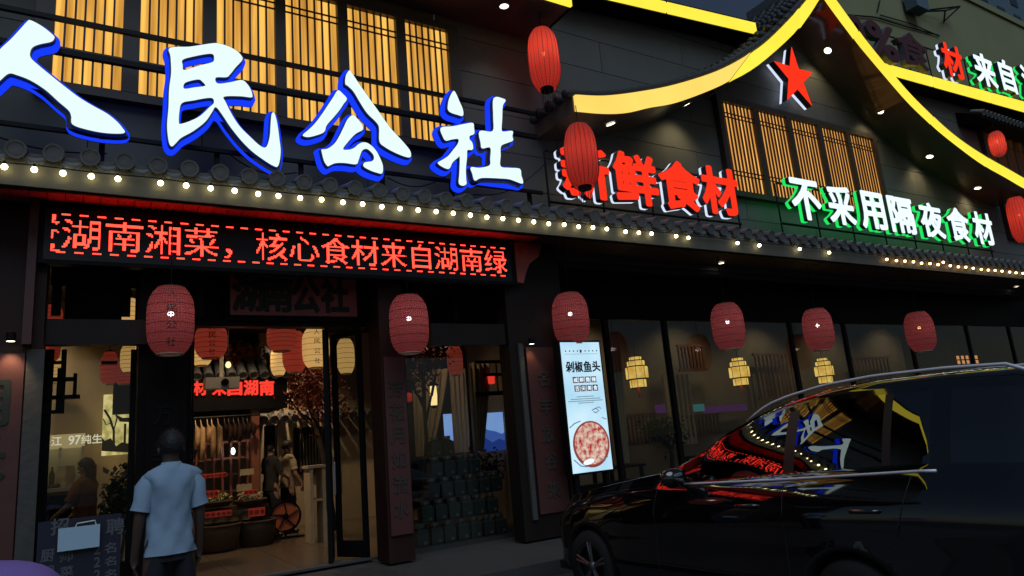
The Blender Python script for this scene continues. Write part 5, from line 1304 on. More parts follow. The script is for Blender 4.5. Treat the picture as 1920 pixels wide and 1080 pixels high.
# ------------------------------------------------------------------ lanterns
def lantern(px_, py_, wpx, hpx, Y, kind, label, group, name='red_lantern', txt=None, ztop=4.5, tassel=False, lamp=None, mat_=None):
    P_ = at(px_, py_, Y); th = math.atan2(P_.x, Y); L_, R2 = at(px_ - wpx / 2, py_, Y), at(px_ + wpx / 2, py_, Y)
    rad = (R2.x - L_.x) * math.cos(th) / 2; T, B = at(px_, py_ - hpx / 2, Y), at(px_, py_ + hpx / 2, Y); H = (T.z - B.z)
    root = empty(name, (P_.x, Y, P_.z - H / 2), label, 'lantern', group)
    n = 14; prof = []
    for i in range(n + 1):
        t = -1 + 2 * i / n; prof.append((rad * (1 - abs(t) ** 3.6 * .42), t * H / 2))
    seg = 40; mb = MB(); mb.lathe(tuple(P_), prof, seg)
    v = np.array(mb.v); c = (v.min(0) + v.max(0)) / 2
    me = bpy.data.meshes.new('shade'); me.from_pydata((v - c).tolist(), [], mb.f); uvl = me.uv_layers.new(name='UVMap')
    for pi, f in enumerate(mb.f):
        i = pi // seg; k = pi % seg; us = (k / seg, (k + 1) / seg, (k + 1) / seg, k / seg); vs = (i / n, i / n, (i + 1) / n, (i + 1) / n)
        for j in range(4): uvl.data[pi * 4 + j].uv = (us[j] * 2 * PI * rad / H, vs[j])
    me.materials.append(M[mat_ or kind]); me.shade_smooth()
    so_ = bpy.data.objects.new('shade', me); link(so_, root, c)
    if kind in ('lan_net', 'lan_cream', 'lan_in'):
        rg = MB()
        for i in (2, 4, 6, 8, 10, 12): r_, h_ = prof[i]; rg.lathe((P_.x, P_.y, P_.z + h_), [(r_ + .001, -.003), (r_ + .006, 0), (r_ + .001, .003)], 32)
        obj('ribs', rg, 'slat', root, kind='stuff')
    else:
        rg = MB()
        for k in range(20):
            t = 2 * PI * k / 20; rg.tube([(P_.x + (r_ + .003) * math.cos(t), P_.y + (r_ + .003) * math.sin(t), P_.z + h_) for r_, h_ in prof], .0035, 4, False)
        obj('ribs', rg, 'slat', root, kind='stuff')
    rc = prof[0][0]
    obj('top_cap', MB().lathe((P_.x, P_.y, P_.z + H / 2), [(rc * 1.0, -.01), (rc * .98, .012), (rc * .5, .03), (.001, .03)], 20), 'black', root)
    if tassel:
        obj('bottom_cap', MB().lathe((P_.x, P_.y, P_.z - H / 2), [(rc * .75, .01), (rc * .72, -.04), (.001, -.04)], 20), 'black', root)
        for k in range(7):
            t = 2 * PI * k / 7; q_ = rc * .6
            obj('tassel', MB().tube([(P_.x + q_ * math.cos(t), Y + q_ * math.sin(t), P_.z - H / 2 - .03), (P_.x + q_ * 1.1 * math.cos(t), Y + q_ * 1.1 * math.sin(t), P_.z - H / 2 - H * .18), (P_.x + q_ * 1.15 * math.cos(t), Y + q_ * math.sin(t), P_.z - H / 2 - H * random.uniform(.32, .42))], [.004, .006, .003], 5), 'redwood', root)
    else:
        obj('bottom_ring', MB().lathe((P_.x, P_.y, P_.z - H / 2), [(rc, .008), (rc * 1.01, -.012), (rc * .80, -.014), (rc * .78, .008)], 24), 'card', root)
    lm = lamp or ('lanbulb' if kind == 'lan_net' else None)
    if lm: obj('lamp', MB().lathe(tuple(P_ + Vector((0, 0, .10 * H))), [(.001, -.035), (.025, -.025), (.035, 0), (.025, .025), (.001, .035)], 12), lm, root, True)
    obj('hanger', MB().tube([(P_.x, Y, P_.z + H / 2 + .02), (P_.x, Y, max(ztop, P_.z + H / 2 + .05))], .007, 5), 'black', root)
    if txt:
        t = MB(); n_ = len(txt); cw = rad * .42
        for k, ch in enumerate(txt):
            zc = P_.z + H * (.36 - .72 * k / (n_ - 1)); g_ = MB(); put_glyph(g_, ch, -cw / 2, cw / 2, zc - cw * .45, zc + cw * .45, 0, .004)
            for (x, y, z) in g_.v:
                a = x / rad; i = np.interp((z - P_.z), [p[1] for p in prof], [p[0] for p in prof]); a -= math.atan2(P_.x, Y) * .6
                t.v.append((P_.x + (i + .006 - y) * math.sin(a), Y - (i + .006 - y) * math.cos(a), z))
            b_ = len(t.v) - len(g_.v); t.f += [tuple(q_ + b_ for q_ in f) for f in g_.f]
            obj('character', t, 'greentext', root, recalc=False); t = MB()
    if kind == 'lan_net':
        ld = bpy.data.lights.new('lantern_light', 'POINT'); lq = bpy.data.objects.new('lantern_light', ld); COL.objects.link(lq); ld.energy = 1.1; ld.color = (1, .8, .75); ld.shadow_soft_size = .04; lq.location = P_ + Vector((0, -.06, .10 * H))
    return root
G1 = 'netted red lanterns hanging under the eave'
lantern(320, 601, 91, 124, 8.75, 'lan_net', 'largest netted red lantern lettered 人民公社, over the man in blue', G1, txt='人民公社')
lantern(767, 608, 74, 106, 8.75, 'lan_net', 'netted red lantern hanging between the doorway and the jar window', G1)
lantern(1070, 598, 69, 94, 8.75, 'lan_net', 'netted red lantern just above the tall glowing poster', G1)
lantern(1365, 612, 63, 84, 8.75, 'lan_net', 'netted red lantern above the second palace lantern', G1)
lantern(1534, 618, 59, 76, 8.75, 'lan_net', 'dimmest netted red lantern, above the third palace lantern', G1)
lantern(1725, 622, 58, 72, 8.75, 'lan_net', 'netted red lantern with a warm lamp, over the car roof rail', G1, lamp='lanbulbw')
G2 = 'smooth red lanterns hanging from the roof corners'
def glow_in(px_, py_, Y, e_):
    ld = bpy.data.lights.new('lantern_light', 'POINT'); o = bpy.data.objects.new('lantern_light', ld); COL.objects.link(o); ld.energy = e_; ld.color = (1, .55, .35); ld.shadow_soft_size = .05; o.location = at(px_, py_, Y)
lantern(1020, 112, 59, 106, 8.6, 'lan_bright', 'bright red lantern hanging below the upper roof corner', G2, ztop=8.59, tassel=True, lamp='lanbulbw')
glow_in(1020, 100, 8.6, 7)
lantern(1090, 293, 62, 112, 8.05, 'lan_dark', 'deep red lantern hanging from the gable tip in front of the red letters', G2, ztop=at(1084, 215, 8.3).z, tassel=True)
glow_in(1092, 285, 8.05, 3.5)
lantern(1870, 270, 34, 40, 8.75, 'lan_bright', 'small bright red lantern under the far right window canopy', G2, ztop=9.5, lamp='lanbulbw'); glow_in(1870, 270, 8.75, 3)
lantern(1912, 412, 46, 78, 8.3, 'lan_bright', 'pinkish red lantern cut by the right edge below the gable end', G2, ztop=7.2, lamp='lanbulbw'); glow_in(1912, 405, 8.3, 4)
G3 = 'lanterns hanging in the restaurant hall'
IL = [(99, 600, 38, 56, 11.2, 'lan_in', 'red hall lantern peeking over the left cross beam'), (243, 590, 34, 60, 11.4, 'lan_cream', 'cream netted hall lantern peeking over the left cross beam beside the pillar'),
      (94, 655, 40, 44, 12.2, 'lan_in', 'red hall lantern directly under the left cross beam'), (97, 694, 42, 48, 12.8, 'lan_cream', 'low cream hall lantern behind the left window lattice'),
      (205, 690, 34, 60, 12.6, 'lan_in', 'red hall lantern above the glowing picture'), (243, 672, 36, 52, 11.6, 'lan_cream', 'cream hall lantern beside the black pillar above the screen'),
      (235, 700, 44, 40, 12.0, 'lan_in', 'wide red hall lantern touching the black screen top'),
      (396, 640, 62, 62, 11.2, 'lan_in', 'red hall lantern at the top left of the open doorway'), (378, 662, 40, 46, 12.2, 'lan_cream', 'cream hall lantern half behind the red one in the doorway'),
      (528, 632, 56, 52, 11.0, 'lan_in', 'darkest hall lantern hanging in the doorway centre'), (552, 660, 46, 76, 11.8, 'lan_in', 'red hall lantern between the two cream ones in the doorway'),
      (522, 678, 30, 52, 12.6, 'lan_cream', 'small cream hall lantern left of the red one in the doorway'), (592, 652, 52, 74, 11.6, 'lan_cream', 'lettered cream hall lantern beside the open door leaf'),
      (648, 668, 34, 64, 11.6, 'lan_cream', 'cream hall lantern seen through the open glass door leaf'), (853, 676, 30, 54, 11.0, 'lan_in', 'red hall lantern behind the jar window above the curtains')]
for a in IL:
    lantern(a[0], a[1], a[2], a[3], a[4], a[5], a[6], G3, name='hall_lantern', ztop=4.29, txt='人民公社' if a[0] in (592, 396) else None)

# ------------------------------------------------------------------ far right: small window canopy and lit windows
cz_ = sz(.905, 9.0)
cn = empty('window_canopy', (24.5, 9.3, cz_), parent=bld)
crf = obj('canopy_roof', MB().add([(22.3, 8.75, cz_), (27, 8.75, cz_), (27, 9.398, cz_ + .35), (22.3, 9.398, cz_ + .35), (22.3, 8.75, cz_ - .1), (27, 8.75, cz_ - .1), (27, 9.398, cz_ - .1), (22.3, 9.398, cz_ - .1)], [(0, 1, 2, 3), (4, 7, 6, 5), (0, 4, 5, 1), (1, 5, 6, 2), (3, 2, 6, 7), (0, 3, 7, 4)]), 'blackwood', cn)
for i in range(20): inst('barrel_tile', bt0, (22.4 + i * .235, 8.70, cz_ + .05), cn, rot=(math.radians(25), 0, 0))
screen_window('side_window', [(s_ * Y9, (s_ + .062) * Y9) for s_ in (2.53, 2.60, 2.67, 2.74, 2.81)], sz(.70, Y9), sz(.868, Y9), Y9, 7, [sz(.83, Y9)], 'amber2', bld, fr=.1, sw=.017)
screen_window('side_window', [(s_ * Y9, (s_ + .062) * Y9) for s_ in (2.56, 2.63, 2.70, 2.77)], sz(.505, Y9), sz(.66, Y9), Y9, 7, [sz(.63, Y9)], 'amber2', bld, fr=.1, sw=.017)

# ------------------------------------------------------------------ buildings behind
ob = empty('olive_building', (40, 22, GZ), 'tall plain olive building rising behind the right roof', 'building')
Yo = 22.0
def skew_block(name, xa, xb, ya, yb, zt, m_, par):
    k_ = yb / ya * 1.02
    return obj(name, MB().add([(xa, ya, GZ), (xb, ya, GZ), (xb, yb, GZ), (xa * k_, yb, GZ), (xa, ya, zt), (xb, ya, zt), (xb, yb, zt), (xa * k_, yb, zt)],
               [(0, 3, 2, 1), (4, 5, 6, 7), (0, 1, 5, 4), (1, 2, 6, 5), (2, 3, 7, 6), (3, 0, 4, 7)]), m_, par)
skew_block('olive_wall', 1.805 * Yo, 2.50 * Yo, Yo, Yo + 8, sz(1.50, Yo), 'olive', ob); box('olive_wall', (2.50 * Yo + .002, 3.6 * Yo, Yo, Yo + 12, GZ, sz(1.405, Yo)), 'olive', ob)
box('parapet', (2.50 * Yo, 3.6 * Yo, Yo - .15, Yo - .001, sz(1.395, Yo), sz(1.42, Yo)), 'olive', ob)
for pts, r_ in (([(1590, 28), (1640, 32), (1700, 50), (1760, 66)], .05), ([(1650, 28), (1710, 45), (1762, 68)], .04), ([(1650, 0), (1645, 22)], .04)):
    obj('wall_cable', MB().tube([at(a, b, Yo - .1) for a, b in pts], r_, 5), 'black', ob)
ac = empty('air_conditioner', tuple(at(1740, 20, Yo - .8)), 'air conditioner on a black angle bracket high on the olive wall', 'air conditioner')
A = at(1715, 12, Yo - .8); B = at(1795, 8, Yo - .8)
box('unit_case', (A.x, A.x + 1.6, Yo - 1.0, Yo - .2, A.z, A.z + 1.3), 'bluegrey', ac)
P1, P2, P3, P4 = at(1712, 22, Yo - .05), at(1800, 12, Yo - .9), at(1770, 40, Yo - .05), at(1772, 20, Yo - .9)
for a, b in ((P1, P2), (P2, P3), (P4, P3), (P1, P4), (P4, P2)): obj('bracket_bar', MB().tube([a, b], .06, 6), 'black', ac)
bb = empty('blue_grey_tower', (110, 40, GZ), 'blue grey block farther back at the top right corner', 'building')
skew_block('tower_wall', 2.60 * 38, 4.5 * 38, 38, 50, sz(1.62, 38), 'bluegrey', bb)
for i in range(8):
    for j in range(4):
        x = 2.64 * 38 + i * 5; z = sz(1.40, 38) + j * 3.2
        box('window', (x, x + 2.2, 37.9, 37.998, z, z + 1.6), 'carglass', bb)

# ------------------------------------------------------------------ people
def skin_mesh(nodes, edges, root_i=0, sub=2):
    me = bpy.data.meshes.new('body'); me.from_pydata([n[0] for n in nodes], edges, []); me.update()
    o = bpy.data.objects.new('body', me); COL.objects.link(o)
    sk = o.modifiers.new('s', 'SKIN'); sk.use_smooth_shade = True
    for i, n in enumerate(nodes):
        r = n[1] if isinstance(n[1], tuple) else (n[1], n[1]); me.skin_vertices[0].data[i].radius = r
    me.skin_vertices[0].data[root_i].use_root = True
    ss_ = o.modifiers.new('d', 'SUBSURF'); ss_.levels = sub
    dg = bpy.context.evaluated_depsgraph_get(); dg.update(); out = bpy.data.meshes.new_from_object(o.evaluated_get(dg))
    mb = MB(); mb.add([v.co[:] for v in out.vertices], [tuple(p.vertices) for p in out.polygons]); bpy.data.objects.remove(o); bpy.data.meshes.remove(me); bpy.data.meshes.remove(out)
    return mb
def person(base, H, yaw, shirt, trousers, label, hair='hair', skin='skin', fine=True, long_hair=False, arm=((.25, -.02, 1.10), (.27, .05, .86))):
    k = H / 1.72; N = []; E_ = []
    def nd(p, r): N.append(((p[0] * k, p[1] * k, p[2] * k), tuple(q * k for q in r) if isinstance(r, tuple) else r * k)); return len(N) - 1
    def ed_(a, b): E_.append((a, b))
    pel = nd((0, 0, .93), (.13, .10)); wa = nd((0, 0, 1.08), (.125, .095)); chh = nd((0, .0, 1.27), (.14, .085)); nb = nd((0, -.01, 1.40), (.075, .055)); nk = nd((0, .0, 1.49), .052); hd = nd((0, .012, 1.56), (.066, .08)); h2 = nd((0, .012, 1.635), (.076, .092)); h3 = nd((0, .005, 1.695), (.05, .06))
    for a, b in ((pel, wa), (wa, chh), (chh, nb), (nb, nk), (nk, hd), (hd, h2), (h2, h3)): ed_(a, b)
    for s_ in (-1, 1):
        el, wr = arm; 
        sh = nd((s_ * .150, 0, 1.37), .046); e1 = nd((s_ * el[0], el[1], el[2]), .042); w1 = nd((s_ * wr[0], wr[1], wr[2]), .028); pm_ = nd((s_ * wr[0], wr[1] + .015, wr[2] - .07), (.036, .018))
        ed_(nb, sh); ed_(sh, e1); ed_(e1, w1); ed_(w1, pm_)
        if fine:
            for q, (dx, dl) in enumerate(((-.026, .075), (-.009, .085), (.009, .08), (.025, .065))):
                a = nd((s_ * wr[0] + s_ * dx * .3, wr[1] + .02 - dx, wr[2] - .10), .0095); b = nd((s_ * wr[0] - s_ * .01, wr[1] + .028 - dx, wr[2] - .10 - dl * .5), .009); c_ = nd((s_ * wr[0] - s_ * .025, wr[1] + .028 - dx, wr[2] - .10 - dl), .008)
                ed_(pm_, a); ed_(a, b); ed_(b, c_)
            a = nd((s_ * wr[0] - s_ * .015, wr[1] + .05, wr[2] - .05), .011); b = nd((s_ * wr[0] - s_ * .025, wr[1] + .07, wr[2] - .09), .009); ed_(w1, a); ed_(a, b)
        hp = nd((s_ * .10, 0, .86), .09); kn = nd((s_ * .11, .02, .48), .062); an = nd((s_ * .11, -.02, .09), .042); to = nd((s_ * .12, .12, .035), .038)
        ed_(pel, hp); ed_(hp, kn); ed_(kn, an); ed_(an, to)
    body_ = skin_mesh(N, E_, pel, 2)
    root = empty('person', base, label, 'person'); cy, sy = math.cos(yaw), math.sin(yaw); bx_ = Vector(base)
    def place(mb, name, m_, smooth=True):
        mb.v = [(bx_.x + x * cy - y * sy, bx_.y + x * sy + y * cy, bx_.z + z) for x, y, z in mb.v]; return obj(name, mb, m_, root, smooth)
    place(body_, 'body', skin)
    WX = .86
    def loft(rings, n=28, seed=1, fold=.006, cap=False):
        mb = MB(); vs = []
        rd = random.Random(seed); ph = [rd.uniform(0, 6) for _ in range(6)]
        for cx_, cy_, z, rx, ry in rings:
            rx *= WX
            for i in range(n):
                t = 2 * PI * i / n; f_ = 1 + fold / .15 * (math.sin(3 * t + ph[0] + z * 9) * .5 + math.sin(7 * t + ph[1] - z * 23) * .4 + math.sin(5 * t + z * 31 + ph[2]) * .5)
                vs.append(((cx_ + rx * math.cos(t) * f_) * k, (cy_ + ry * math.sin(t) * f_) * k, z * k))
        m2 = len(rings); fs = [(i * n + j, i * n + (j + 1) % n, (i + 1) * n + (j + 1) % n, (i + 1) * n + j) for i in range(m2 - 1) for j in range(n)]
        return mb.add(vs, fs)
    tors = [(0, 0, .845, .192, .140), (0, 0, .86, .190, .138), (0, 0, .92, .184, .134), (0, 0, .98, .178, .128), (0, 0, 1.04, .172, .122), (0, 0, 1.10, .170, .120), (0, 0, 1.17, .176, .122), (0, 0, 1.24, .188, .126), (0, 0, 1.31, .206, .132), (0, 0, 1.36, .222, .126), (0, -.004, 1.395, .228, .110), (0, -.006, 1.43, .190, .096), (0, -.006, 1.458, .125, .086), (0, -.004, 1.472, .080, .074)]
    sh_ = place(loft(tors, 48, 3, .015), 'shirt', shirt)
    for s_ in (-1, 1):
        ex, ey, ez = arm[0]; tt = .80
        p0, p1_ = Vector((s_ * .140, 0, 1.378)), Vector((s_ * (.160 + (ex - .160) * tt), ey * tt, 1.385 + (ez - 1.385) * tt))
        mb = MB().tube([p0 * k, (p0.lerp(p1_, .35) + Vector((s_ * .012, 0, .018))) * k, p0.lerp(p1_, .7) * k, p1_ * k], [.055 * k, .070 * k, .068 * k, .070 * k], 16, False)
        o = place(mb, 'sleeve', shirt)
        sb_ = MB().tube([(p1_ + (p1_ - p0).normalized() * -.02) * k, (p1_ + (p1_ - p0).normalized() * .002) * k], [.0705 * k, .0715 * k], 16, False); place(sb_, 'sleeve_hem', shirt)
    cl = loft([(0, -.004, 1.445, .082, .076), (0, -.004, 1.475, .074, .070), (0, -.006, 1.488, .071, .068), (0, -.006, 1.478, .080, .078), (0, -.008, 1.445, .096, .088)], 28, 4, .001); place(cl, 'collar', shirt)
    for s_ in (-1, 1):
        place(loft([(s_ * .080, .0, .88, .070, .095), (s_ * .090, .0, .78, .082, .100), (s_ * .11, .01, .62, .088, .098), (s_ * .11, .02, .48, .078, .088), (s_ * .11, 0, .28, .072, .082), (s_ * .11, -.01, .10, .070, .080), (s_ * .11, -.01, .06, .072, .082)], 20, 5 + s_, .006), 'trouser_leg', trousers)
        sh2 = skin_mesh([((s_ * .11 * k, -.05 * k, .045 * k), .045 * k), ((s_ * .115 * k, .06 * k, .04 * k), .042 * k), ((s_ * .12 * k, .16 * k, .03 * k), .032 * k)], [(0, 1), (1, 2)], 0, 1); place(sh2, 'shoe', 'cabin')
    place(loft([(0, 0, .80, .176, .120), (0, 0, .90, .172, .118), (0, 0, 1.0, .160, .110)], 24, 9, .001), 'waistband', trousers)
    # hair: a cap over the back and top of the skull, tapering to the nape
    hb = MB(); vs = []; nn = 26; rws = 12
    rr_ = random.Random(2)
    for i in range(rws + 1):
        ph_ = PI * .5 * i / rws * 1.32
        for j in range(nn):
            t = 2 * PI * j / nn; front = max(0, math.sin(t)); low = ph_ * (1 - .42 * front ** .7)
            wv = 1 + rr_.uniform(-.03, .03)
            x = .086 * math.sin(low) * math.cos(t) * wv; y = .004 + .106 * math.sin(low) * math.sin(t) * wv; z = 1.615 + .108 * math.cos(low) * wv
            if z < 1.56: x *= .92; y = .004 + (y - .004) * .92
            vs.append((x * k, y * k, z * k))
    hb.add(vs, [(i * nn + j, i * nn + (j + 1) % nn, (i + 1) * nn + (j + 1) % nn, (i + 1) * nn + j) for i in range(rws) for j in range(nn)])
    ho_ = place(hb, 'hair', hair)
    st_ = MB(); cap_ = list(vs)
    for q_ in range(1500 if H > 1.77 else 250):
        v_ = Vector(cap_[rr_.randrange(nn, len(cap_))]); c0 = Vector((0, .004 * k, 1.60 * k)); o_ = (v_ - c0).normalized(); v_ = v_ + Vector((rr_.uniform(-.01, .01), rr_.uniform(-.01, .01), rr_.uniform(-.01, .01)))
        d_ = (o_ + Vector((rr_.uniform(-.6, .6), rr_.uniform(-.6, .6), rr_.uniform(-.9, .1)))).normalized() * rr_.uniform(.010, .020); w_ = o_.cross(d_).normalized() * .0012
        st_.add([v_ - w_, v_ + w_, v_ + d_], [(0, 1, 2)])
    so2 = place(st_, 'hair_strands', hair, False); so2['kind'] = 'stuff'
    if long_hair: place(loft([(0, -.05, 1.62, .085, .07), (0, -.06, 1.50, .09, .06), (0, -.07, 1.38, .08, .04), (0, -.07, 1.30, .05, .02)], 16, 6, .004), 'long_hair', hair)
    for s_ in (-1, 1):
        place(skin_mesh([((s_ * .078 * k, .01 * k, 1.60 * k), .012 * k), ((s_ * .086 * k, .0, 1.575 * k), .013 * k), ((s_ * .079 * k, .008 * k, 1.55 * k), .010 * k)], [(0, 1), (1, 2)], 0, 1), 'ear', skin)
    place(skin_mesh([((0, .088 * k, 1.605 * k), .010 * k), ((0, .112 * k, 1.572 * k), .014 * k)], [(0, 1)], 0, 1), 'nose', skin)
    for s_ in (-1, 1): place(MB().lathe((s_ * .031 * k, .090 * k, 1.60 * k), [(.001, -.008 * k), (.011 * k, 0), (.001, .008 * k)], 8), 'eye', 'black')
    place(MB().lathe((0, .092 * k, 1.538 * k), [(.001, -.008 * k), (.02 * k, 0), (.001, .008 * k)], 8), 'mouth', 'redwood')
    return root
P_ = atz(322, 805, 1.785); 
person((P_.x, P_.y, -.004), 1.785, math.radians(8), 'cloth_blue', 'trousers', 'man in a pale blue polo shirt seen from behind, walking up to the doorway', fine=True, arm=((.205, .0, 1.10), (.215, .05, .87)))
M['shirt_dark'] = mat('black_tshirt', (0.02, 0.02, 0.022), .9); M['shirt_pat'] = mat('patterned_blouse', (0.30, 0.24, 0.17), .9, var=.7, scale=18); M['shirt_red'] = mat('rust_blouse', (0.22, 0.07, 0.03), .9, var=.2); M['skinlit'] = mat('light_skin', (0.40, 0.24, 0.16), .6); M['hairbrown'] = mat('brown_hair', (0.03, 0.014, 0.008), .6)
P_ = at(507, 830, 14.6); person((P_.x, 14.6, 0), P_.z, math.radians(-60), 'shirt_dark', 'trousers', 'person in black t-shirt standing beside the stall post', skin='skinlit', fine=True, arm=((.22, .06, 1.12), (.16, .28, 1.05)))
P_ = at(538, 826, 15.0); person((P_.x, 15.0, 0), P_.z, math.radians(-75), 'shirt_pat', 'trousers', 'person in a patterned blouse standing before the hall lattice window', skin='skinlit', fine=True, arm=((.24, .03, 1.10), (.24, .15, .92)))
P_ = at(163, 858, 10.9); person((P_.x, 10.9, 0), P_.z, math.radians(60), 'shirt_red', 'trousers', 'person with brown hair and rust coloured top at the service counter', hair='hairbrown', skin='skinlit', fine=True, long_hair=True, arm=((.24, .08, 1.12), (.2, .28, 1.0)))

# ------------------------------------------------------------------ black SUV, nose towards the restaurant
CX_, CY_ = 4.40, 6.02          # near flank plane, front axle line
car = empty('parked_suv', (5.35, 4.6, GZ), 'glossy black SUV with silver roof rails parked nose-in before the restaurant', 'car')
def ci(tab, s_): return float(np.interp(s_, [a for a, b in tab], [b for a, b in tab]))
Htab = [(-.88, .60), (-.86, .78), (-.80, .90), (-.68, .99), (-.5, 1.04), (-.06, 1.11), (.3, 1.17), (.62, 1.22), (1.12, 1.29), (1.35, 1.40), (1.7, 1.585), (2.05, 1.72), (2.35, 1.80), (2.7, 1.855), (3.1, 1.878), (3.6, 1.872), (4.0, 1.85), (4.12, 1.80), (4.22, 1.66), (4.34, 1.36), (4.40, 1.18), (4.42, 1.03), (4.44, .6)]
Btab = [(-.88, .55), (-.8, .80), (-.5, .93), (0, 1.03), (.62, 1.11), (1.12, 1.15), (2.4, 1.205), (3.5, 1.265), (4.15, 1.26), (4.34, 1.12), (4.42, .96), (4.44, .55)]
Wtab = [(-.88, .42), (-.84, .60), (-.74, .76), (-.55, .87), (-.3, .915), (0, .935), (.6, .95), (2.6, .955), (3.5, .945), (4.0, .91), (4.2, .86), (4.36, .78), (4.44, .60)]
Zlow = [(-.88, .35), (-.7, .24), (-.3, .22), (4.2, .26), (4.44, .38)]
st_s = sorted(set([round(a, 3) for a in list(np.arange(-.60, .62, .05)) + list(np.arange(.62, 2.35, .10)) + list(np.arange(2.35, 3.7, .05)) + list(np.arange(3.7, 4.1, .1))] + [3.64, 4.08, -.88, -.87, -.84, -.80, -.74, -.67, 1.12, 1.36, 1.5, 2.40, 2.50, 3.20, 3.26, 3.52, 4.12, 4.17, 4.22, 4.28, 4.34, 4.38, 4.41, 4.43, 4.44]))
LOWV = [0, .12, .22, .32, .42, .52, .62, .72, .82, .90, .96, 1.0]
GV = [0.05, .10, .20, .32, .45, .58, .70, .82, .90, .97]
def flank(s_, v):
    """lower side: v 0..1 from sill to belt -> (inset from max half width, z)"""
    z0_, b_ = ci(Zlow, s_), ci(Btab, s_); z = z0_ + (b_ - z0_) * v
    ins = .10 * max(0, (.25 - v) / .25) ** 2 + .10 * max(0, (v - .72) / .28) ** 1.6 + .006 * math.cos((v - .62) * 9)
    crease = .012 * math.exp(-((z - .93) / .035) ** 2)
    return ins - crease, z
def section(s_):
    w_ = ci(Wtab, s_); b_ = ci(Btab, s_); h_ = max(ci(Htab, s_), b_ + .004); out = []
    for v in LOWV:
        i_, z = flank(s_, v); out.append((w_ - i_, z))
    cab = h_ - b_ > .14 and s_ > 1.12
    fz = .018 * max(0, 3.4 - s_) ** 2 if s_ > 1.12 else 0
    base = w_ - .105 - (fz * min(1, (h_ - b_) / .3)); top_in = .05 + (.46 * (h_ - .06 - b_) if cab else .10)
    zt = h_ - .05 * min(1, (h_ - b_) / .3)
    for v in GV: out.append((base - (top_in - .05) * v + (.020 * math.sin(PI * v) if cab else 0), b_ + (zt - b_) * v))
    wt = base + .05 - top_in
    out.append((wt, zt)); out.append((wt - .05, h_ - .015)); out.append((wt * .72, h_ + .004)); out.append((wt * .36, h_ + .014)); out.append((0, h_ + .018))
    return out
secs = [section(s_) for s_ in st_s]; K = len(secs[0])
grid = [[(x, z) for x, z in sec] for sec in secs]
def car_pt(s_, hw, z, side): return (CX_ + .95 + side * hw, CY_ - s_, GZ + z)
AX = (0.0, 2.92); RW = .405; ZW = .36
nL = len(LOWV)
sarr = [list([s_] * K) for s_ in st_s]
inside = {}
for i, s_ in enumerate(st_s):
    for j in range(nL):
        for a in AX:
            ds, dz = s_ - a, grid[i][j][1] - ZW; d = math.hypot(ds, dz)
            if d < RW:
                inside[(i, j)] = a
for (i, j), a in inside.items():
    s_ = st_s[i]; ds, dz = s_ - a, grid[i][j][1] - ZW; d = max(math.hypot(ds, dz), 1e-4)
    # snap only rim vertices that touch outside ones
    nb_ = [(i + 1, j), (i - 1, j), (i, j + 1), (i, j - 1), (i + 1, j + 1), (i - 1, j + 1)]
    if any((q_ not in inside) for q_ in nb_ if 0 <= q_[1]):
        sarr[i][j] = a + ds / d * RW; grid[i][j] = (grid[i][j][0], ZW + dz / d * RW)
def cellkind(i, j):
    sa, sb_ = st_s[i], st_s[i + 1]; sm_ = (sa + sb_) / 2
    if j < nL - 1:
        if all((p in inside) for p in ((i, j), (i + 1, j), (i, j + 1), (i + 1, j + 1))): return None
        return 'body'
    g0 = nL + 1; g1 = nL + len(GV) - 2
    if g0 <= j < g1 + 0 or (j >= nL + 1 and j < nL + len(GV) - 2 + 1 and False):
        if 1.50 <= sa and sb_ <= 2.401: return 'front_side_window'
        if 2.499 <= sa and sb_ <= 3.201: return 'rear_side_window'
        if 2.399 <= sa and sb_ <= 2.501 or 3.199 <= sa and sb_ <= 3.261: return 'pillar_trim'
        if 3.259 <= sa and sb_ <= 3.521 or 3.639 <= sa and sb_ <= 4.081: return 'quarter_window'
    if j >= nL + len(GV) + 1:
        if 1.119 <= sa and sb_ <= 2.06: return 'windscreen'
        if 4.169 <= sa and sb_ <= 4.341: return 'rear_window'
    return 'body'
parts = {}
for side in (-1, 1):
    for i in range(len(st_s) - 1):
        for j in range(K - 1):
            kd = cellkind(i, j)
            if kd is None: continue
            key = kd if kd in ('body', 'windscreen', 'rear_window') else (kd, side, st_s[i] > (3.0 if kd == 'pillar_trim' else 3.6))
            parts.setdefault(key, []).append([car_pt(sarr[a][b], grid[a][b][0], grid[a][b][1], side) for a, b in ((i, j), (i + 1, j), (i + 1, j + 1), (i, j + 1))])
def from_quads(q):
    mb = MB(); idx = {}
    for f in q:
        t = []
        for p in f:
            kk = tuple(round(c, 5) for c in p)
            if kk not in idx: idx[kk] = len(mb.v); mb.v.append(kk)
            if idx[kk] not in t: t.append(idx[kk])
        if len(t) > 2: mb.f.append(tuple(t))
    return mb
for key, q in parts.items():
    nm = key if isinstance(key, str) else key[0]
    mb = from_quads(q)
    ax_ = Vector((CX_ + .95, 0, GZ + .95)); nf = []
    for f in mb.f:
        P = [Vector(mb.v[q_]) for q_ in f]; c_ = sum(P, Vector()) / len(P); n_ = (P[1] - P[0]).cross(P[2] - P[0])
        yy = min(max(c_.y, CY_ - 3.9), CY_ + .3); out_ = c_ - Vector((ax_.x, yy, ax_.z))
        nf.append(f if n_.dot(out_) > 0 else f[::-1])
    mb.f = nf
    o = obj(nm, mb, 'paint' if nm == 'body' else 'pillarblack' if nm == 'pillar_trim' else 'carglass', car, True, recalc=False)
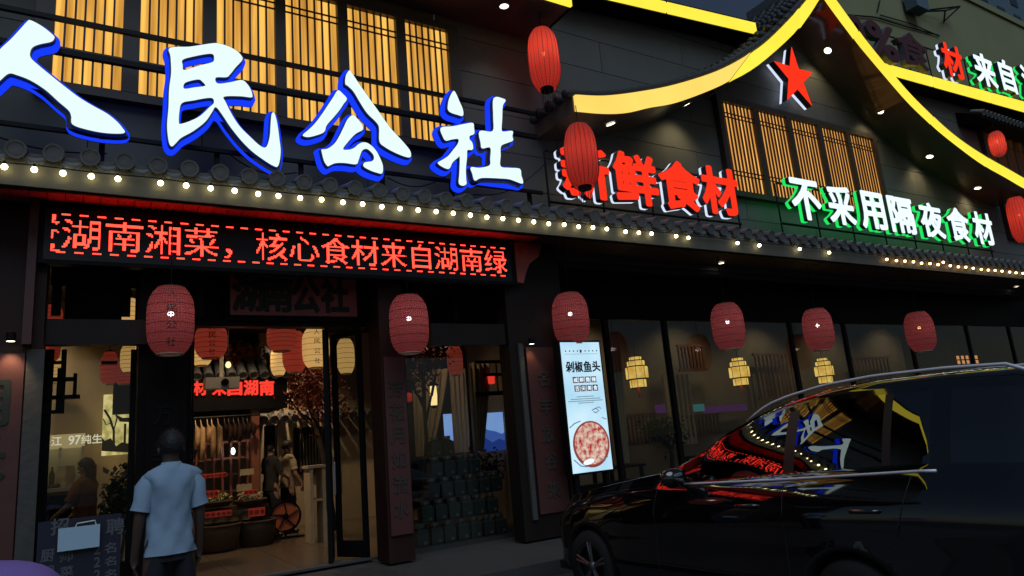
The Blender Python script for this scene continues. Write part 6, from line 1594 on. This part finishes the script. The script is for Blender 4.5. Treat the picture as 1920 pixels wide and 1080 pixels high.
def flank_x(s_, z):
    b_ = ci(Btab, s_); w_ = ci(Wtab, s_)
    if z <= b_:
        z0_ = ci(Zlow, s_); v = (z - z0_) / (b_ - z0_); i_, _z = flank(s_, v); return w_ - i_
    h_ = ci(Htab, s_); zt = h_ - .05; v = min(1, (z - b_) / (zt - b_)); ti = .05 + .46 * (h_ - .06 - b_); return w_ - .105 - .018 * max(0, 3.4 - s_) ** 2 - (ti - .05) * v
for side in (-1, 1):
    P = [car_pt(s_, flank_x(s_, ci(Btab, s_) - .004) - .008, ci(Btab, s_) + .010, side) for s_ in np.linspace(1.42, 3.56, 22)]
    obj('belt_trim', MB().tube(P, .010, 8), 'railmetal', car, True)
    # roof rail: rises at the front foot, runs back, drops at the rear foot
    rr_ = []
    for t in np.linspace(0, 1, 26):
        s_ = 1.95 + (4.12 - 1.95) * t; lift = .048 * min(1, t / .10, (1 - t) / .08); h_ = ci(Htab, s_); w_ = ci(Wtab, s_) - .055 - .018 * max(0, 3.4 - s_) ** 2 - (.05 + .46 * (h_ - .06 - ci(Btab, s_)))
        rr_.append(car_pt(s_, w_ - .02, h_ - .02 + lift, side))
    obj('roof_rail', MB().tube(rr_, .0115, 8), 'railmetal', car, True)
    for s0 in (1.05, 2.44, 3.40):       # door shut lines as thin recessed strips
        zz_ = np.linspace(.42, ci(Btab, s0) - .02, 12)
        P = [car_pt(s0 + (.0 if s0 < 3 else -.25 * (1 - (z - .42) / .8)), flank_x(s0, z) - .001, z, side) for z in zz_]
        obj('shut_line', MB().tube(P, .0045, 5), 'cabin', car)
    for s0 in (2.12, 3.10):
        z = 1.02; x = flank_x(s0, z)
        obj('door_handle', MB().tube([car_pt(s0 - .11, x + .0, z, side), car_pt(s0 - .09, x + .03, z + .004, side), car_pt(s0 + .07, x + .032, z + .012, side), car_pt(s0 + .10, x + .0, z + .012, side)], [.012, .014, .014, .012], 8), 'paint', car, True)
    # mirror
    x = flank_x(1.38, 1.15)
    mr = MB().lathe((0, 0, 0), [(.001, -.12), (.055, -.11), (.082, -.03), (.085, .05), (.07, .11), (.001, .12)], 16, 'x')
    c_ = Vector(car_pt(1.40, x + .13, 1.24, side)); mr.v = [(c_.x + a, c_.y + b * .8, c_.z + c) for a, b, c in mr.v]
    mo = obj('door_mirror', mr, 'paint', car, True); obj('mirror_stalk', MB().tube([car_pt(1.42, x - .03, 1.16, side), car_pt(1.41, x + .08, 1.19, side)], .025, 8), 'paint', mo)
    # A pillar chrome edge is plain black paint: lamps
    hl = MB(); 
    rows_ = []
    for t in np.linspace(0, 1, 8):
        s_ = -.80 + .48 * t; b_ = ci(Btab, s_); x = ci(Wtab, s_)
        rows_.append([car_pt(s_, flank_x(s_, b_ - dz) + .004, b_ - dz, side) for dz in (.03, .07, .11 + .03 * (1 - t))])
    hl.v = [p for r_ in rows_ for p in r_]; hl.f = [(i * 3 + j, i * 3 + j + 1, i * 3 + 3 + j + 1, i * 3 + 3 + j) for i in range(7) for j in range(2)]
    obj('headlight', hl, 'carglass', car, True)
    M['tail'] = M.get('tail') or mat('tail_lamp_red', (0.02, 0.002, 0.003), .08, var=0, coat=1)
    tl = MB(); rows_ = []
    for t in np.linspace(0, 1, 8):
        s_ = 4.12 + .26 * t; x = ci(Wtab, s_); rows_.append([car_pt(s_, flank_x(s_, z) + .006, z, side) for z in (.93, .98, 1.03)])
    tl.v = [p for r_ in rows_ for p in r_]; tl.f = [(i * 3 + j, i * 3 + j + 1, i * 3 + 3 + j + 1, i * 3 + 3 + j) for i in range(7) for j in range(2)]
    obj('tail_light', tl, 'tail', car, True)
    for a in AX:
        xc = CX_ + .95 + side * .83; c_ = (xc, CY_ - a, GZ + ZW); out_ = side
        wh = obj('wheel', MB().lathe(c_, [(.20, -.10), (.33, -.11), (.352, -.07), (.358, 0), (.352, .07), (.33, .11), (.235, .105), (.23, .0), (.20, -.10)], 40, 'x'), 'rubber', car, True)
        rm = MB().lathe(c_, [(.236, .10 * out_), (.245, .108 * out_), (.228, .10 * out_), (.222, .02 * out_), (.001, .02 * out_)], 40, 'x'); obj('rim_barrel', rm, 'cabin', wh, True)
        for k_ in range(5):
            for q_ in (-.10, .10):
                an_ = 2 * PI * k_ / 5 + q_ + .3; p0 = (xc + .085 * out_, c_[1] + .04 * math.cos(an_), c_[2] + .04 * math.sin(an_)); p1_ = (xc + .10 * out_, c_[1] + .236 * math.cos(an_), c_[2] + .236 * math.sin(an_))
                obj('spoke', MB().tube([p0, p1_], [.016, .013], 6), 'alloy', wh)
        obj('hub_cap', MB().lathe((xc + .09 * out_, c_[1], c_[2]), [(.05, -.02 * out_), (.045, .012 * out_), (.001, .016 * out_)], 16, 'x'), 'alloy', wh, True)
        ar = MB(); vs = []
        nA = 24
        for t in range(nA + 1):
            an_ = PI * (-.08 + 1.16 * t / nA); ys, zs_ = a + RW * math.cos(an_), ZW + RW * math.sin(an_)
            fx = flank_x(min(max(ys, -.8), 4.1), max(zs_, .25))
            vs += [car_pt(ys, fx + .006, zs_, side), car_pt(a + (RW + .03) * math.cos(an_), fx + .004, ZW + (RW + .03) * math.sin(an_), side), car_pt(ys, fx - .35, zs_, side)]
        ar.add(vs, [(3 * t, 3 * t + 3, 3 * t + 4, 3 * t + 1) for t in range(nA)] + [(3 * t, 3 * t + 2, 3 * t + 5, 3 * t + 3) for t in range(nA)])
        obj('wheel_arch', ar, 'cabin', car, True)
# cabin: floor pan, seats, dashboard, steering wheel
box('cabin_floor', (CX_ + .12, CX_ + 1.78, CY_ - 4.25, CY_ + .7, GZ + .26, GZ + .34), 'cabin', car)
def carbox(s0, s1, l0, l1, z0_, z1_): return (CX_ + l0, CX_ + l1, CY_ - s1, CY_ - s0, GZ + z0_, GZ + z1_)
for s0, l0 in ((2.15, .28), (2.15, 1.10), (3.0, .28), (3.0, 1.10)):
    so_ = obj('seat', MB().box(*carbox(s0, s0 + .5, l0, l0 + .52, .55, .75)), 'cabin', car)
    sbk = MB().box(*carbox(s0 + .45, s0 + .60, l0 + .02, l0 + .50, .76, 1.36)); obj('seat_back', sbk, 'cabin', so_)
    obj('headrest', MB().box(*carbox(s0 + .50, s0 + .60, l0 + .13, l0 + .39, 1.40, 1.60)), 'cabin', so_)
obj('dashboard', MB().box(*carbox(1.25, 1.55, .12, 1.78, .85, 1.17)), 'cabin', car)
c_ = Vector((CX_ + .55, CY_ - 1.78, GZ + 1.12)); tor = MB(); n1 = 28; pts = []
for k_ in range(n1 + 1):
    t = 2 * PI * k_ / n1; pts.append(c_ + Vector((.19 * math.cos(t), -.19 * math.sin(t) * .4, .19 * math.sin(t) * .92)))
M['wheelgrey'] = mat('steering_leather', (0.05, 0.05, 0.055), .4)
obj('steering_wheel', tor.tube(pts, .015, 8, False), 'wheelgrey', car, True)
